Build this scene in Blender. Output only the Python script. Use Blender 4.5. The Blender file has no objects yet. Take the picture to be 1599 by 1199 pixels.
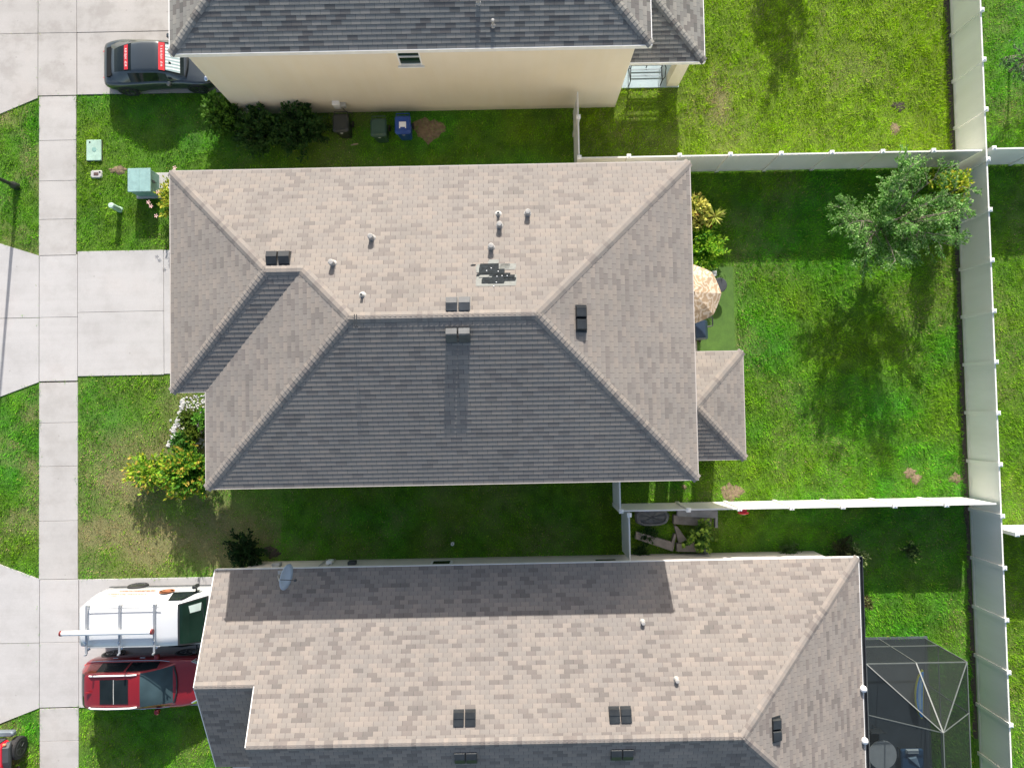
import bpy, math, random
import numpy as np
random.seed(7); rng = np.random.default_rng(11)
R_ = math.radians
scene = bpy.context.scene
C = scene.collection

# ---------------------------------------------------------------- camera (drone, looking straight down, H metres up)
F, H = 1109.0, 27.5
NX, NY, ROLL = 800.0, 634.0, R_(1.1)
_n = np.array([NX-799.5, -(NY-599.5), -F]); _up = -_n/np.linalg.norm(_n)
_x = np.array([1., 0, 0]); _x -= _x@_up*_up; _x /= np.linalg.norm(_x); _y = np.cross(_up, _x)
_c, _s = math.cos(ROLL), math.sin(ROLL)
RM = np.array([_c*_x+_s*_y, -_s*_x+_c*_y, _up])
from mathutils import Matrix, Vector
cam = bpy.data.cameras.new('camera'); co = bpy.data.objects.new('camera', cam); C.objects.link(co)
cam.sensor_width = 36; cam.lens = F/1599*36; cam.clip_end = 500
co.matrix_world = Matrix.Translation((0, 0, H)) @ Matrix([[float(v) for v in r] for r in RM]).to_4x4()
scene.camera = co

# ---------------------------------------------------------------- sky, sun, exposure
SUN_EL, SUN_AZ = R_(26.3), R_(4.5)     # light comes from +y, a little from +x
w = bpy.data.worlds.new('World'); scene.world = w; w.use_nodes = True
nt = w.node_tree; nt.nodes.clear()
sky = nt.nodes.new('ShaderNodeTexSky'); sky.sky_type = 'NISHITA'; sky.sun_disc = False
sky.sun_elevation = SUN_EL; sky.sun_rotation = SUN_AZ; sky.air_density = 1.0; sky.dust_density = 2.0
bg = nt.nodes.new('ShaderNodeBackground'); bg.inputs[1].default_value = 0.15
wo = nt.nodes.new('ShaderNodeOutputWorld')
tn = nt.nodes.new('ShaderNodeMix'); tn.data_type = 'RGBA'; tn.blend_type = 'MULTIPLY'; tn.inputs[0].default_value = 1.0; tn.inputs[7].default_value = (1.07, 1.0, .92, 1)
nt.links.new(sky.outputs[0], tn.inputs[6]); nt.links.new(tn.outputs[2], bg.inputs[0]); nt.links.new(bg.outputs[0], wo.inputs[0])
sl = bpy.data.lights.new('sun', 'SUN'); sl.energy = 5.0; sl.angle = R_(0.5); sl.color = (1.0, 0.95, 0.89)
so = bpy.data.objects.new('sun', sl); C.objects.link(so)
sd = Vector((math.sin(SUN_AZ)*math.cos(SUN_EL), math.cos(SUN_AZ)*math.cos(SUN_EL), math.sin(SUN_EL)))
so.rotation_euler = sd.to_track_quat('Z', 'Y').to_euler(); so.location = (0, 40, 30)
vs = scene.view_settings; vs.view_transform = 'Standard'; vs.look = 'None'; vs.gamma = 1; vs.use_curve_mapping = False
vs.exposure = 0.62
scene.cycles.max_bounces = 6; scene.cycles.transparent_max_bounces = 12

# ---------------------------------------------------------------- helpers
def P(px, py, z=0.0):
    """point of the photograph -> world point at height z"""
    d = RM @ np.array([px-799.5, -(py-599.5), -F]); t = (z-H)/d[2]
    return (float(d[0]*t), float(d[1]*t), z)
def PY(px, py, y):
    """point of the photograph on a wall at world y"""
    d = RM @ np.array([px-799.5, -(py-599.5), -F]); t = y/d[1]
    return (float(d[0]*t), y, float(H+d[2]*t))

def tag(o, label=None, cat=None, group=None, kind=None, category=None):
    cat = cat or category
    if label: o['label'] = label
    if cat: o['category'] = cat
    if group: o['group'] = group
    if kind: o['kind'] = kind
    return o
def thing(name, loc, label, cat, rz=0, group=None):
    o = bpy.data.objects.new(name, None); C.objects.link(o); o.empty_display_size = .2
    o.location = loc; o.rotation_euler = (0, 0, rz)
    return tag(o, label, cat, group)
def copy_tree(o, parent=None):
    c = o.copy(); C.objects.link(c); c.parent = parent
    for ch in list(o.children): copy_tree(ch, c)
    return c

class MB:
    def __init__(s): s.v = []; s.f = []; s.uv = []; s.mi = []
    def add(s, vs, fs, uvs=None, mi=0):
        b = len(s.v); s.v += [tuple(map(float, p)) for p in vs]
        for k, f in enumerate(fs):
            s.f.append([i+b for i in f]); s.mi.append(mi)
            s.uv.append(uvs[k] if uvs else [(0., 0.)]*len(f))
        return s
    def box(s, x0, y0, z0, x1, y1, z1, mi=0):
        v = [(x0,y0,z0),(x1,y0,z0),(x1,y1,z0),(x0,y1,z0),(x0,y0,z1),(x1,y0,z1),(x1,y1,z1),(x0,y1,z1)]
        return s.add(v, [(0,3,2,1),(4,5,6,7),(0,1,5,4),(1,2,6,5),(2,3,7,6),(3,0,4,7)], mi=mi)
    def cbox(s, c, size, rz=0, mi=0):
        hx, hy, hz = [q/2 for q in size]; cr, sr = math.cos(rz), math.sin(rz)
        v = []
        for z in (-hz, hz):
            for x, y in ((-hx,-hy),(hx,-hy),(hx,hy),(-hx,hy)):
                v.append((c[0]+x*cr-y*sr, c[1]+x*sr+y*cr, c[2]+z))
        return s.add(v, [(0,3,2,1),(4,5,6,7),(0,1,5,4),(1,2,6,5),(2,3,7,6),(3,0,4,7)], mi=mi)
    def rbox(s, x0, y0, z0, x1, y1, z1, b=.03, mi=0):
        """box with chamfered vertical and top edges"""
        def ring(i, z): return [(x0+i+b,y0+i,z),(x1-i-b,y0+i,z),(x1-i,y0+i+b,z),(x1-i,y1-i-b,z),(x1-i-b,y1-i,z),(x0+i+b,y1-i,z),(x0+i,y1-i-b,z),(x0+i,y0+i+b,z)]
        return s.rings([ring(0, z0), ring(0, z1-b), ring(b*.7, z1)], mi=mi)
    def rings(s, rs, close=True, caps=True, mi=0):
        n = len(rs[0]); v = [p for r in rs for p in r]; f = []
        for k in range(len(rs)-1):
            for i in range(n if close else n-1):
                j = (i+1) % n
                f.append((k*n+i, k*n+j, (k+1)*n+j, (k+1)*n+i))
        if caps: f.append(tuple(range(n))[::-1]); f.append(tuple(range((len(rs)-1)*n, len(rs)*n)))
        return s.add(v, f, mi=mi)
    def prism(s, poly, z0, z1, mi=0):
        return s.rings([[(x, y, z0) for x, y in poly], [(x, y, z1) for x, y in poly]], mi=mi)
    def cyl(s, p0, p1, r0, r1=None, n=12, caps=True, mi=0):
        r1 = r0 if r1 is None else r1
        a = Vector(p0); b = Vector(p1); d = (b-a).normalized()
        u = d.orthogonal().normalized(); v = d.cross(u)
        rr = []
        for p, r in ((a, r0), (b, r1)):
            rr.append([tuple(p+r*(math.cos(t)*u+math.sin(t)*v)) for t in [2*math.pi*i/n for i in range(n)]])
        return s.rings(rr, caps=caps, mi=mi)
    def tube(s, pts, r, n=8, mi=0):
        pts = [Vector(p) for p in pts]; rr = []
        rs = r if isinstance(r, (list, tuple)) else [r]*len(pts)
        u = None
        for i, p in enumerate(pts):
            d = (pts[min(i+1, len(pts)-1)]-pts[max(i-1, 0)]).normalized()
            if u is None: u = d.orthogonal().normalized()
            u = (u-d*u.dot(d)).normalized(); v = d.cross(u)
            rr.append([tuple(p+rs[i]*(math.cos(t)*u+math.sin(t)*v)) for t in [2*math.pi*k/n for k in range(n)]])
        return s.rings(rr, mi=mi)
    def lathe(s, prof, c=(0, 0, 0), axis='z', n=24, mi=0):
        rr = []
        for r, h in prof:
            ring = []
            for k in range(n):
                t = 2*math.pi*k/n; a, b = r*math.cos(t), r*math.sin(t)
                q = {'z': (a, b, h), 'y': (a, h, b), 'x': (h, a, b)}[axis]
                ring.append((c[0]+q[0], c[1]+q[1], c[2]+q[2]))
            rr.append(ring)
        return s.rings(rr, mi=mi)
    def build(s, name, mats, parent=None, local=False, smooth=False, bevel=0, **kw):
        if not isinstance(mats, (list, tuple)): mats = [mats]
        me = bpy.data.meshes.new(name)
        v = s.v
        if parent is not None and not local:
            q = parent; off = Vector((0, 0, 0))
            while q is not None: off += q.location; q = q.parent
            v = [(a-off[0], b-off[1], c-off[2]) for a, b, c in v]
        me.from_pydata(v, [], s.f)
        for m in mats: me.materials.append(m)
        if len(mats) > 1: me.polygons.foreach_set('material_index', s.mi)
        uvl = me.uv_layers.new(name='UVMap')
        flat = [c for f in s.uv for p in f for c in p]
        uvl.data.foreach_set('uv', flat)
        if smooth:
            me.polygons.foreach_set('use_smooth', [True]*len(me.polygons))
        me.update()
        o = bpy.data.objects.new(name, me); C.objects.link(o)
        if parent is not None: o.parent = parent
        if bevel:
            md = o.modifiers.new('bevel', 'BEVEL'); md.width = bevel; md.segments = 2; md.limit_method = 'ANGLE'
        return tag(o, **kw) if kw else o

# ---------------------------------------------------------------- materials
class NG:
    def __init__(s, name):
        s.m = bpy.data.materials.new(name); s.m.use_nodes = True; s.t = s.m.node_tree
        s.b = s.t.nodes['Principled BSDF']; s.out = s.t.nodes['Material Output']
    def n(s, typ, **kw):
        nd = s.t.nodes.new('ShaderNode'+typ)
        for k, v in kw.items(): setattr(nd, k, v)
        return nd
    def l(s, a, b): s.t.links.new(a, b)
    def val(s, x, sock):
        if isinstance(x, (int, float)): sock.default_value = x
        else: s.l(x, sock)
    def math(s, op, a, b=0.0, c=None):
        nd = s.n('Math', operation=op); s.val(a, nd.inputs[0]); s.val(b, nd.inputs[1])
        if c is not None: s.val(c, nd.inputs[2])
        return nd.outputs[0]
    def noise(s, scale, detail=3, vec=None, rough=.55, dim='3D'):
        nd = s.n('TexNoise'); nd.noise_dimensions = dim; nd.inputs['Scale'].default_value = scale; nd.inputs['Detail'].default_value = detail
        nd.inputs['Roughness'].default_value = rough
        if vec is not None: s.l(vec, nd.inputs['Vector'])
        return nd.outputs[0]
    def ramp(s, fac, stops, interp='LINEAR'):
        nd = s.n('ValToRGB'); nd.color_ramp.interpolation = interp
        e = nd.color_ramp.elements
        while len(e) < len(stops): e.new(.5)
        for k, (p, c) in enumerate(stops):
            e[k].position = p; e[k].color = (*c, 1) if len(c) == 3 else c
        s.l(fac, nd.inputs[0]); return nd.outputs[0]
    def mix(s, fac, a, b, mode='MIX'):
        nd = s.n('Mix', data_type='RGBA', blend_type=mode)
        s.val(fac, nd.inputs[0])
        for x, k in ((a, 6), (b, 7)):
            if isinstance(x, tuple): nd.inputs[k].default_value = (*x, 1)
            else: s.l(x, nd.inputs[k])
        return nd.outputs[2]
    def col(s, c):
        if isinstance(c, tuple): s.b.inputs['Base Color'].default_value = (*c, 1)
        else: s.l(c, s.b.inputs['Base Color'])
    def set(s, **kw):
        for k, v in kw.items():
            s.b.inputs[k.replace('_', ' ')].default_value = v
    def bump(s, h, strength=.3, dist=.01):
        nd = s.n('Bump'); nd.inputs['Strength'].default_value = strength; nd.inputs['Distance'].default_value = dist
        s.l(h, nd.inputs['Height']); s.l(nd.outputs[0], s.b.inputs['Normal'])
    def obj(s): return s.n('TexCoord').outputs['Object']
    def pos(s): return s.n('NewGeometry').outputs['Position']

_pm = {}
def plain(name, c, rough=.6, metal=0., var=.12, scale=3., coat=0., spec=.5, bump=0.):
    if name in _pm: return _pm[name]
    g = NG(name); v = g.pos()
    n1 = g.noise(scale, 4, v)
    lo = tuple(q*(1-var) for q in c); hi = tuple(min(1, q*(1+var)) for q in c)
    g.col(g.ramp(n1, [(.3, lo), (.7, hi)])); g.set(Roughness=rough, Metallic=metal)
    g.b.inputs['Coat Weight'].default_value = coat; g.b.inputs['Coat Roughness'].default_value = .05
    g.b.inputs['Specular IOR Level'].default_value = spec
    if bump: g.bump(g.noise(scale*12, 3, v), bump, .01)
    _pm[name] = g.m; return g.m

def shingle(name, base, contrast, cluster=.5):
    g = NG(name)
    uv = g.n('UVMap'); uv.uv_map = 'UVMap'
    sx = g.n('SeparateXYZ'); g.l(uv.outputs[0], sx.inputs[0])
    u, v = sx.outputs[0], sx.outputs[1]
    row = g.math('FLOOR', v)
    uu = g.math('ADD', g.math('DIVIDE', u, .305), g.math('MULTIPLY', row, .5))
    tab = g.math('FLOOR', uu); fr = g.math('FRACT', uu)
    cb = g.n('CombineXYZ'); g.l(tab, cb.inputs[0]); g.l(row, cb.inputs[1])
    wn = g.n('TexWhiteNoise'); wn.noise_dimensions = '3D'; g.l(cb.outputs[0], wn.inputs[0])
    cl = g.noise(.42, 2, cb.outputs[0])                     # blotches a few tabs wide
    fv = g.math('ADD', g.math('MULTIPLY', wn.outputs[0], 1-cluster), g.math('MULTIPLY', cl, cluster))
    d = tuple(q*(1-contrast) for q in base); dd = tuple(q*f for q, f in zip(base, (1-contrast*.62, 1-contrast*.72, 1-contrast*.72)))
    h = tuple(q*(1+contrast*.35) for q in base)
    c = g.ramp(fv, [(.22, h), (.42, base), (.60, base), (.70, dd), (.86, d)])
    # warm / cool drift from bundle to bundle
    c = g.mix(.18, c, g.ramp(wn.outputs[0], [(0, (.60,.50,.42)), (.5, (.50,.50,.50)), (1, (.42,.45,.50))]), 'OVERLAY')
    gr = g.noise(90, 2, g.pos()); c = g.mix(.35, c, g.ramp(gr, [(.3, (.32,.32,.32)), (.7, (.68,.68,.68))]), 'OVERLAY')
    big = g.noise(.35, 3, g.pos()); c = g.mix(.25, c, g.ramp(big, [(.3, (.4,.4,.41)), (.7, (.6,.59,.57))]), 'OVERLAY')
    mp = g.n('Mapping'); mp.inputs['Scale'].default_value = (.9, .035, 1); g.l(uv.outputs[0], mp.inputs[0])   # weather streaks running down the slope
    c = g.mix(.30, c, g.ramp(g.noise(1.0, 5, mp.outputs[0], .7), [(.32, (.36,.37,.36)), (.5, (.5,.5,.5)), (.68, (.60,.585,.56))]), 'OVERLAY')
    sv = g.math('FRACT', v); c = g.mix(g.math('MULTIPLY', sv, .16), c, (.10,.10,.10))  # each row darkens upward: shade of the course above, painted in
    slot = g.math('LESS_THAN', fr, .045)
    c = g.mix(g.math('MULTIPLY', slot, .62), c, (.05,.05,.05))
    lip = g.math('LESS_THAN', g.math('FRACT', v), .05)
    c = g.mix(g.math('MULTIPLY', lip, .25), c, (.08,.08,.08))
    g.col(c); g.set(Roughness=.92); g.b.inputs['Specular IOR Level'].default_value = .25
    g.bump(g.noise(60, 2, g.pos()), .35, .006)
    return g.m
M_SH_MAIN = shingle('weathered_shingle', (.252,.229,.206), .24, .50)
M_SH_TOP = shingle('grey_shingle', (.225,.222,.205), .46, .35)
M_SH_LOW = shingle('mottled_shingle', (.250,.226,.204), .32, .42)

def stucco(name, c):
    g = NG(name); v = g.pos()
    cc = g.ramp(g.noise(.5, 4, v), [(.3, tuple(q*.93 for q in c)), (.7, c)])
    st = g.n('Mapping'); st.inputs['Scale'].default_value = (1.2, 1.2, .15); g.l(v, st.inputs[0])
    cc = g.mix(.12, cc, g.ramp(g.noise(2.2, 4, st.outputs[0]), [(.35, (.35,.33,.3)), (.6, (.6,.6,.6))]), 'OVERLAY')
    # splash dirt near the ground
    sz = g.n('SeparateXYZ'); g.l(v, sz.inputs[0])
    low = g.math('SUBTRACT', g.math('ADD', .25, g.math('MULTIPLY', g.noise(1.5, 3, v), .4)), sz.outputs[2])
    low = g.math('MULTIPLY', g.math('MAXIMUM', low, 0), 1.6)
    cc = g.mix(g.math('MINIMUM', low, .5), cc, (.40,.36,.27))
    g.col(cc); g.set(Roughness=.9); g.bump(g.noise(55, 3, v), .5, .008); return g.m
M_CREAM = stucco('cream_stucco', (.82,.735,.585))
M_BEIGE = stucco('pale_stucco', (.72,.68,.60))

def concrete(name, c, stain=.35):
    g = NG(name); v = g.pos()
    cc = g.ramp(g.noise(.35, 5, v), [(.3, tuple(q*.90 for q in c)), (.55, c), (.75, tuple(q*a for q, a in zip(c, (1.03,1.0,.985))))])
    st = g.ramp(g.noise(1.1, 6, v, .65), [(.38, (.36,.35,.34)), (.52, (.5,.5,.5)), (.7, (.54,.54,.54))])
    cc = g.mix(stain, cc, st, 'OVERLAY')
    sp = g.n('TexVoronoi'); sp.inputs['Scale'].default_value = 1.3; g.l(v, sp.inputs[0])
    cc = g.mix(g.math('MULTIPLY', g.math('LESS_THAN', sp.outputs[0], .045), .35), cc, (.22,.2,.18))
    ty = g.n('Mapping'); ty.inputs['Scale'].default_value = (.12, 2.6, 1); g.l(v, ty.inputs[0])
    cc = g.mix(.16, cc, g.ramp(g.noise(1.0, 4, ty.outputs[0], .6), [(.40, (.40,.39,.385)), (.52, (.5,.5,.5)), (.7, (.53,.53,.53))]), 'OVERLAY')
    fn = g.noise(40, 3, v); cc = g.mix(.25, cc, g.ramp(fn, [(.3, (.4,.4,.4)), (.7, (.6,.6,.6))]), 'OVERLAY')
    g.col(cc); g.set(Roughness=.88); g.bump(g.noise(120, 2, v), .2, .003); return g.m
M_CONC = concrete('pale_concrete', (.48,.468,.458), .25)
M_CONC2 = concrete('stained_concrete', (.43,.412,.392), .5)
M_WALK = concrete('walk_concrete', (.45,.435,.418), .35)

def vinyl():
    g = NG('white_vinyl'); v = g.pos()
    st = g.n('Mapping'); st.inputs['Scale'].default_value = (1, 1, .2); g.l(v, st.inputs[0])
    c = g.ramp(g.noise(1.3, 4, st.outputs[0]), [(.3, (.74,.73,.69)), (.7, (.82,.81,.78))])
    sz = g.n('SeparateXYZ'); g.l(v, sz.inputs[0])
    low = g.math('SUBTRACT', g.math('ADD', .1, g.math('MULTIPLY', g.noise(2.5, 3, v), .35)), sz.outputs[2])
    c = g.mix(g.math('MINIMUM', g.math('MULTIPLY', g.math('MAXIMUM', low, 0), 2), .45), c, (.42,.42,.30))
    g.col(c); g.set(Roughness=.45)
    # tongue-and-groove lines every 15 cm
    def gro(ax): return g.math('LESS_THAN', g.math('FRACT', g.math('DIVIDE', sz.outputs[ax], .15)), .07)
    gg = g.math('MULTIPLY', g.math('ADD', gro(0), gro(1)), -1)
    g.bump(gg, .5, .006); return g.m
M_VINYL = vinyl()
M_WHITE = plain('white_paint', (.84,.84,.83), .5, var=.05)
M_FASCIA = plain('fascia_white', (.78,.77,.74), .5, var=.06)
M_FASCIA2 = plain('tan_fascia', (.46,.42,.38), .6, var=.08)
M_BLACK = plain('black_metal', (.025,.028,.03), .38, var=.2, spec=.6)
M_VENT = plain('vent_metal', (.022,.026,.029), .40, var=.3, spec=.5)
M_VENT2 = plain('grey_vent_metal', (.065,.07,.073), .5, var=.3, spec=.6)  # lighter grey, for the two vent pairs beside the main ridge
M_MATTE = plain('matte_black', (.012,.013,.014), .85, spec=.2)
M_PIPE = plain('vent_pipe_grey', (.40,.40,.38), .6, var=.2)
M_PCAP = plain('galvanised_cap', (.36,.35,.33), .6, var=.2, scale=9)
M_RUBBER = plain('tyre_rubber', (.02,.02,.021), .75, var=.2)
M_RIM = plain('alloy', (.45,.46,.47), .25, 1.0, var=.1)
M_DRIM = plain('dark_alloy', (.08,.085,.09), .3, .7, var=.1)
M_CHROME = plain('chrome', (.75,.76,.78), .12, 1.0, var=.02)
M_SOIL = plain('bare_soil', (.20,.145,.09), .95, var=.35, scale=9, bump=.8)
M_MULCH = plain('dark_soil_and_shadow', (.055,.045,.035), .95, var=.4, scale=9, bump=.8)  # soil of beds and joints; doubles as the painted fence-foot shadow
M_GREENBOX = plain('utility_green', (.20,.36,.31), .55, var=.16, scale=6)
M_PALEGREEN = plain('weathered_green_plastic', (.36,.52,.43), .6, var=.12, scale=5)
M_WOOD = plain('weathered_board', (.23,.205,.185), .85, var=.2, scale=5, bump=.5)
M_BARK = plain('grey_bark', (.20,.17,.14), .9, var=.35, scale=14, bump=.8)
M_STEM = plain('green_stem', (.12,.13,.06), .8, var=.25, scale=9)
M_RED = plain('red_plastic', (.62,.03,.04), .35, var=.08)
M_ORANGE = plain('orange_marking', (.62,.24,.12), .5, var=.1)
M_DARKGREY = plain('charcoal_plastic', (.05,.055,.06), .5, var=.2)
M_UNDER = plain('exposed_felt', (.022,.027,.030), .9, var=.4, scale=16, spec=.2)
M_FELT = plain('pale_patch_shingle', (.225,.232,.215), .9, var=.12, scale=12)

def glass(name, c, rough=.04):
    g = NG(name); g.col(g.ramp(g.noise(1.2, 2, g.pos()), [(.3, tuple(q*.7 for q in c)), (.7, tuple(q*1.3 for q in c))]))
    g.set(Roughness=rough); g.b.inputs['Specular IOR Level'].default_value = .22; return g.m
M_GLASS = glass('dark_glass', (.012,.018,.020))
M_GLASS2 = glass('greenish_glass', (.010,.028,.020), .08)
def paint(name, c, c2=None, metal=.3):
    g = NG(name); lw = g.n('LayerWeight'); lw.inputs[0].default_value = .35
    g.col(g.mix(lw.outputs[1], c, c2 or tuple(min(1, q*1.4) for q in c)))
    g.set(Roughness=.32, Metallic=metal); g.b.inputs['Coat Weight'].default_value = 1; g.b.inputs['Coat Roughness'].default_value = .04
    return g.m
M_SLATE = paint('slate_grey_paint', (.050,.062,.070), (.09,.105,.11), .45)
M_WINE = paint('wine_red_paint', (.30,.012,.018), (.22,.02,.02), .35)
M_VANW = paint('van_white_paint', (.60,.62,.64), (.62,.63,.64), 0)
M_TRUCKRED = paint('bright_red_paint', (.62,.012,.03), None, 0)

def leafmat(name, rough=.5, trans=.35):
    g = NG(name); at = g.n('Attribute'); at.attribute_name = 'tint'
    g.col(at.outputs[0]); g.set(Roughness=rough); g.b.inputs['Specular IOR Level'].default_value = .12
    tr = g.n('BsdfTranslucent'); g.l(at.outputs[0], tr.inputs[0])
    mx = g.n('MixShader'); mx.inputs[0].default_value = trans
    g.l(g.b.outputs[0], mx.inputs[1]); g.l(tr.outputs[0], mx.inputs[2]); g.l(mx.outputs[0], g.out.inputs[0])
    return g.m
M_LEAF = leafmat('leaf', .55, .42); M_GRASS = leafmat('grass_blade', .7, .35)

# ---------------------------------------------------------------- value noise
def vn(x, y, sc, seed=0):
    x = np.asarray(x)/sc+seed*17.3; y = np.asarray(y)/sc+seed*9.1
    xi = np.floor(x).astype(np.int64); yi = np.floor(y).astype(np.int64); fx = x-xi; fy = y-yi
    fx = fx*fx*(3-2*fx); fy = fy*fy*(3-2*fy)
    def h(a, b):
        q = (a*374761393+b*668265263+seed*1274126177) & 0xffffffff
        q = ((q ^ (q >> 13))*1274126177) & 0xffffffff
        return ((q ^ (q >> 16)) & 0xffff)/65535.
    return (h(xi, yi)*(1-fx)+h(xi+1, yi)*fx)*(1-fy)+(h(xi, yi+1)*(1-fx)+h(xi+1, yi+1)*fx)*fy
def fbm(x, y, sc, seed=0):
    return .55*vn(x, y, sc, seed)+.3*vn(x, y, sc*.45, seed+1)+.15*vn(x, y, sc*.2, seed+2)

def raw_mesh(name, V, nf, k, mat, cols, parent=None, sup=None):
    """V (nf*k,3) vertices, each k consecutive = one face"""
    me = bpy.data.meshes.new(name); me.vertices.add(len(V)); me.vertices.foreach_set('co', V.astype(np.float32).ravel())
    me.loops.add(nf*k); me.loops.foreach_set('vertex_index', np.arange(nf*k, dtype=np.int32))
    me.polygons.add(nf); me.polygons.foreach_set('loop_start', np.arange(0, nf*k, k, dtype=np.int32))
    me.update(calc_edges=True)
    a = me.color_attributes.new('tint', 'FLOAT_COLOR', 'POINT')
    cc = np.ones((len(V), 4), np.float32); cc[:, :3] = np.repeat(cols, k, axis=0) if len(cols) == nf else cols
    a.data.foreach_set('color', cc.ravel()); me.materials.append(mat)
    o = bpy.data.objects.new(name, me); C.objects.link(o)
    if parent is not None: o.parent = parent
    return o
def leaves(name, pts, size, cols, parent, aspect=.5, up=.5, dirs=None, droop=.0, mat=None):
    """one diamond leaf per point; pts relative to parent"""
    n = len(pts); pts = np.asarray(pts, float)
    d = rng.normal(size=(n, 3)) if dirs is None else np.asarray(dirs)+rng.normal(size=(n, 3))*.35
    d[:, 2] -= droop; d /= np.linalg.norm(d, axis=1)[:, None]
    nrm = rng.normal(size=(n, 3)); nrm[:, 2] += up*3; 
    side = np.cross(d, nrm); side /= np.linalg.norm(side, axis=1)[:, None]+1e-9
    s = (size*(.6+.8*rng.random(n)))[:, None] if np.isscalar(size) else np.asarray(size)[:, None]
    nn = np.cross(side, d)
    V = np.stack([pts, pts+d*s*.45+side*s*aspect*.5-nn*s*.05, pts+d*s, pts+d*s*.45-side*s*aspect*.5-nn*s*.05], 1).reshape(-1, 3)
    return raw_mesh(name, V, n, 4, mat or M_LEAF, np.asarray(cols), parent)
def mixcol(n, pal, jit=.18):
    pal = np.array(pal); i = rng.integers(0, len(pal), n); c = pal[i]*(1+jit*rng.normal(size=(n, 1)))
    return np.clip(c, .003, 1)

# ================================================================ ROOFS AND HOUSES
def clip(poly, f):
    out = []
    for i in range(len(poly)):
        a, b = poly[i], poly[(i+1) % len(poly)]; fa, fb = f(a), f(b)
        if fa >= 0: out.append(a)
        if (fa >= 0) != (fb >= 0):
            t = fa/(fa-fb); out.append((a[0]+(b[0]-a[0])*t, a[1]+(b[1]-a[1])*t))
    return out
EXPO, BUTT = .143, .011
def courses(mb, poly, e0, up, z0, s):
    """real overlapping shingle courses on one roof plane (poly in plan, eave through e0, rising along up)"""
    L = math.hypot(1, s); e = EXPO/L; ux, uy = up; tx, ty = -uy, ux
    V = lambda p: (p[0]-e0[0])*ux+(p[1]-e0[1])*uy
    nx, ny, nz = -s*ux/L, -s*uy/L, 1/L
    def p3(p, off):
        z = z0+s*V(p); return (p[0]+nx*off, p[1]+ny*off, z+nz*off)
    vmax = max(V(p) for p in poly)
    mb.add([p3(p, -.02) for p in poly], [list(range(len(poly)))], [[(p[0]*tx+p[1]*ty, .5) for p in poly]])
    for k in range(int(vmax/e)+1):
        a, b = k*e, (k+1)*e
        q = clip(clip(poly, lambda p: V(p)-a+1e-9), lambda p: b-V(p))
        if len(q) < 3: continue
        vs_, uv = [], []
        for p in q:
            fr = min(1, max(0, (V(p)-a)/e)); vs_.append(p3(p, BUTT*(1-fr)))
            uv.append((p[0]*tx+p[1]*ty, k+.06+.93*fr))
        mb.add(vs_, [list(range(len(q)))], [uv])
        low = sorted([p for p in q if abs(V(p)-a) < 1e-5], key=lambda p: p[0]*tx+p[1]*ty)
        if len(low) >= 2:
            a_, b_ = low[0], low[-1]
            mb.add([p3(a_, -.002), p3(b_, -.002), p3(b_, BUTT), p3(a_, BUTT)], [(0, 1, 2, 3)], [[(0, k+.01)]*4])
def cap(mb, p0, p1, drop, w=.15):
    """row of overlapping ridge-cap shingles from the low end p0 to p1; drop = fall of the roof to each side per metre"""
    a, b = Vector(p0), Vector(p1); d = (b-a); L = d.length; n = max(1, int(L/.143)); d.normalize()
    h = Vector((-d.y, d.x, 0)).normalized()
    for i in range(n):
        q0, q1 = a+d*(L*i/n), a+d*(L*(i+1)/n+.02); r = []
        for q, up in ((q0, .034), (q1, .020)):
            for sgn in (-1, -.35, .35, 1):
                f = abs(sgn); r.append(q+h*sgn*w+Vector((0, 0, up-drop*w*f-(.012 if f == 1 else 0))))
        f = [(0,1,5,4),(1,2,6,5),(2,3,7,6)]
        u = .15+.305*random.randint(0, 40); rr = 2*random.randint(0, 30)+.5
        mb.add(r, f, [[(u, rr)]*4]*3)
        mb.add([r[0], r[1], r[2], r[3], r[3]-Vector((0,0,.014)), r[0]-Vector((0,0,.014))], [(0,1,2,3,4,5)], [[(u, rr)]*6])
def fascia(mb, segs, z, h=.17, t=.03):
    for k, (a, b) in enumerate(segs):
        (x0, y0), (x1, y1) = a, b; dz = .002*k
        L = math.hypot(x1-x0, y1-y0); dx, dy = (x1-x0)/L, (y1-y0)/L; nx, ny = dy, -dx
        c = ((x0+x1)/2+nx*t/2, (y0+y1)/2+ny*t/2, z-h/2+.004+dz)
        mb.cbox(c, (L+(2*t if k % 2 else 0), t, h), math.atan2(dy, dx))

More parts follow.
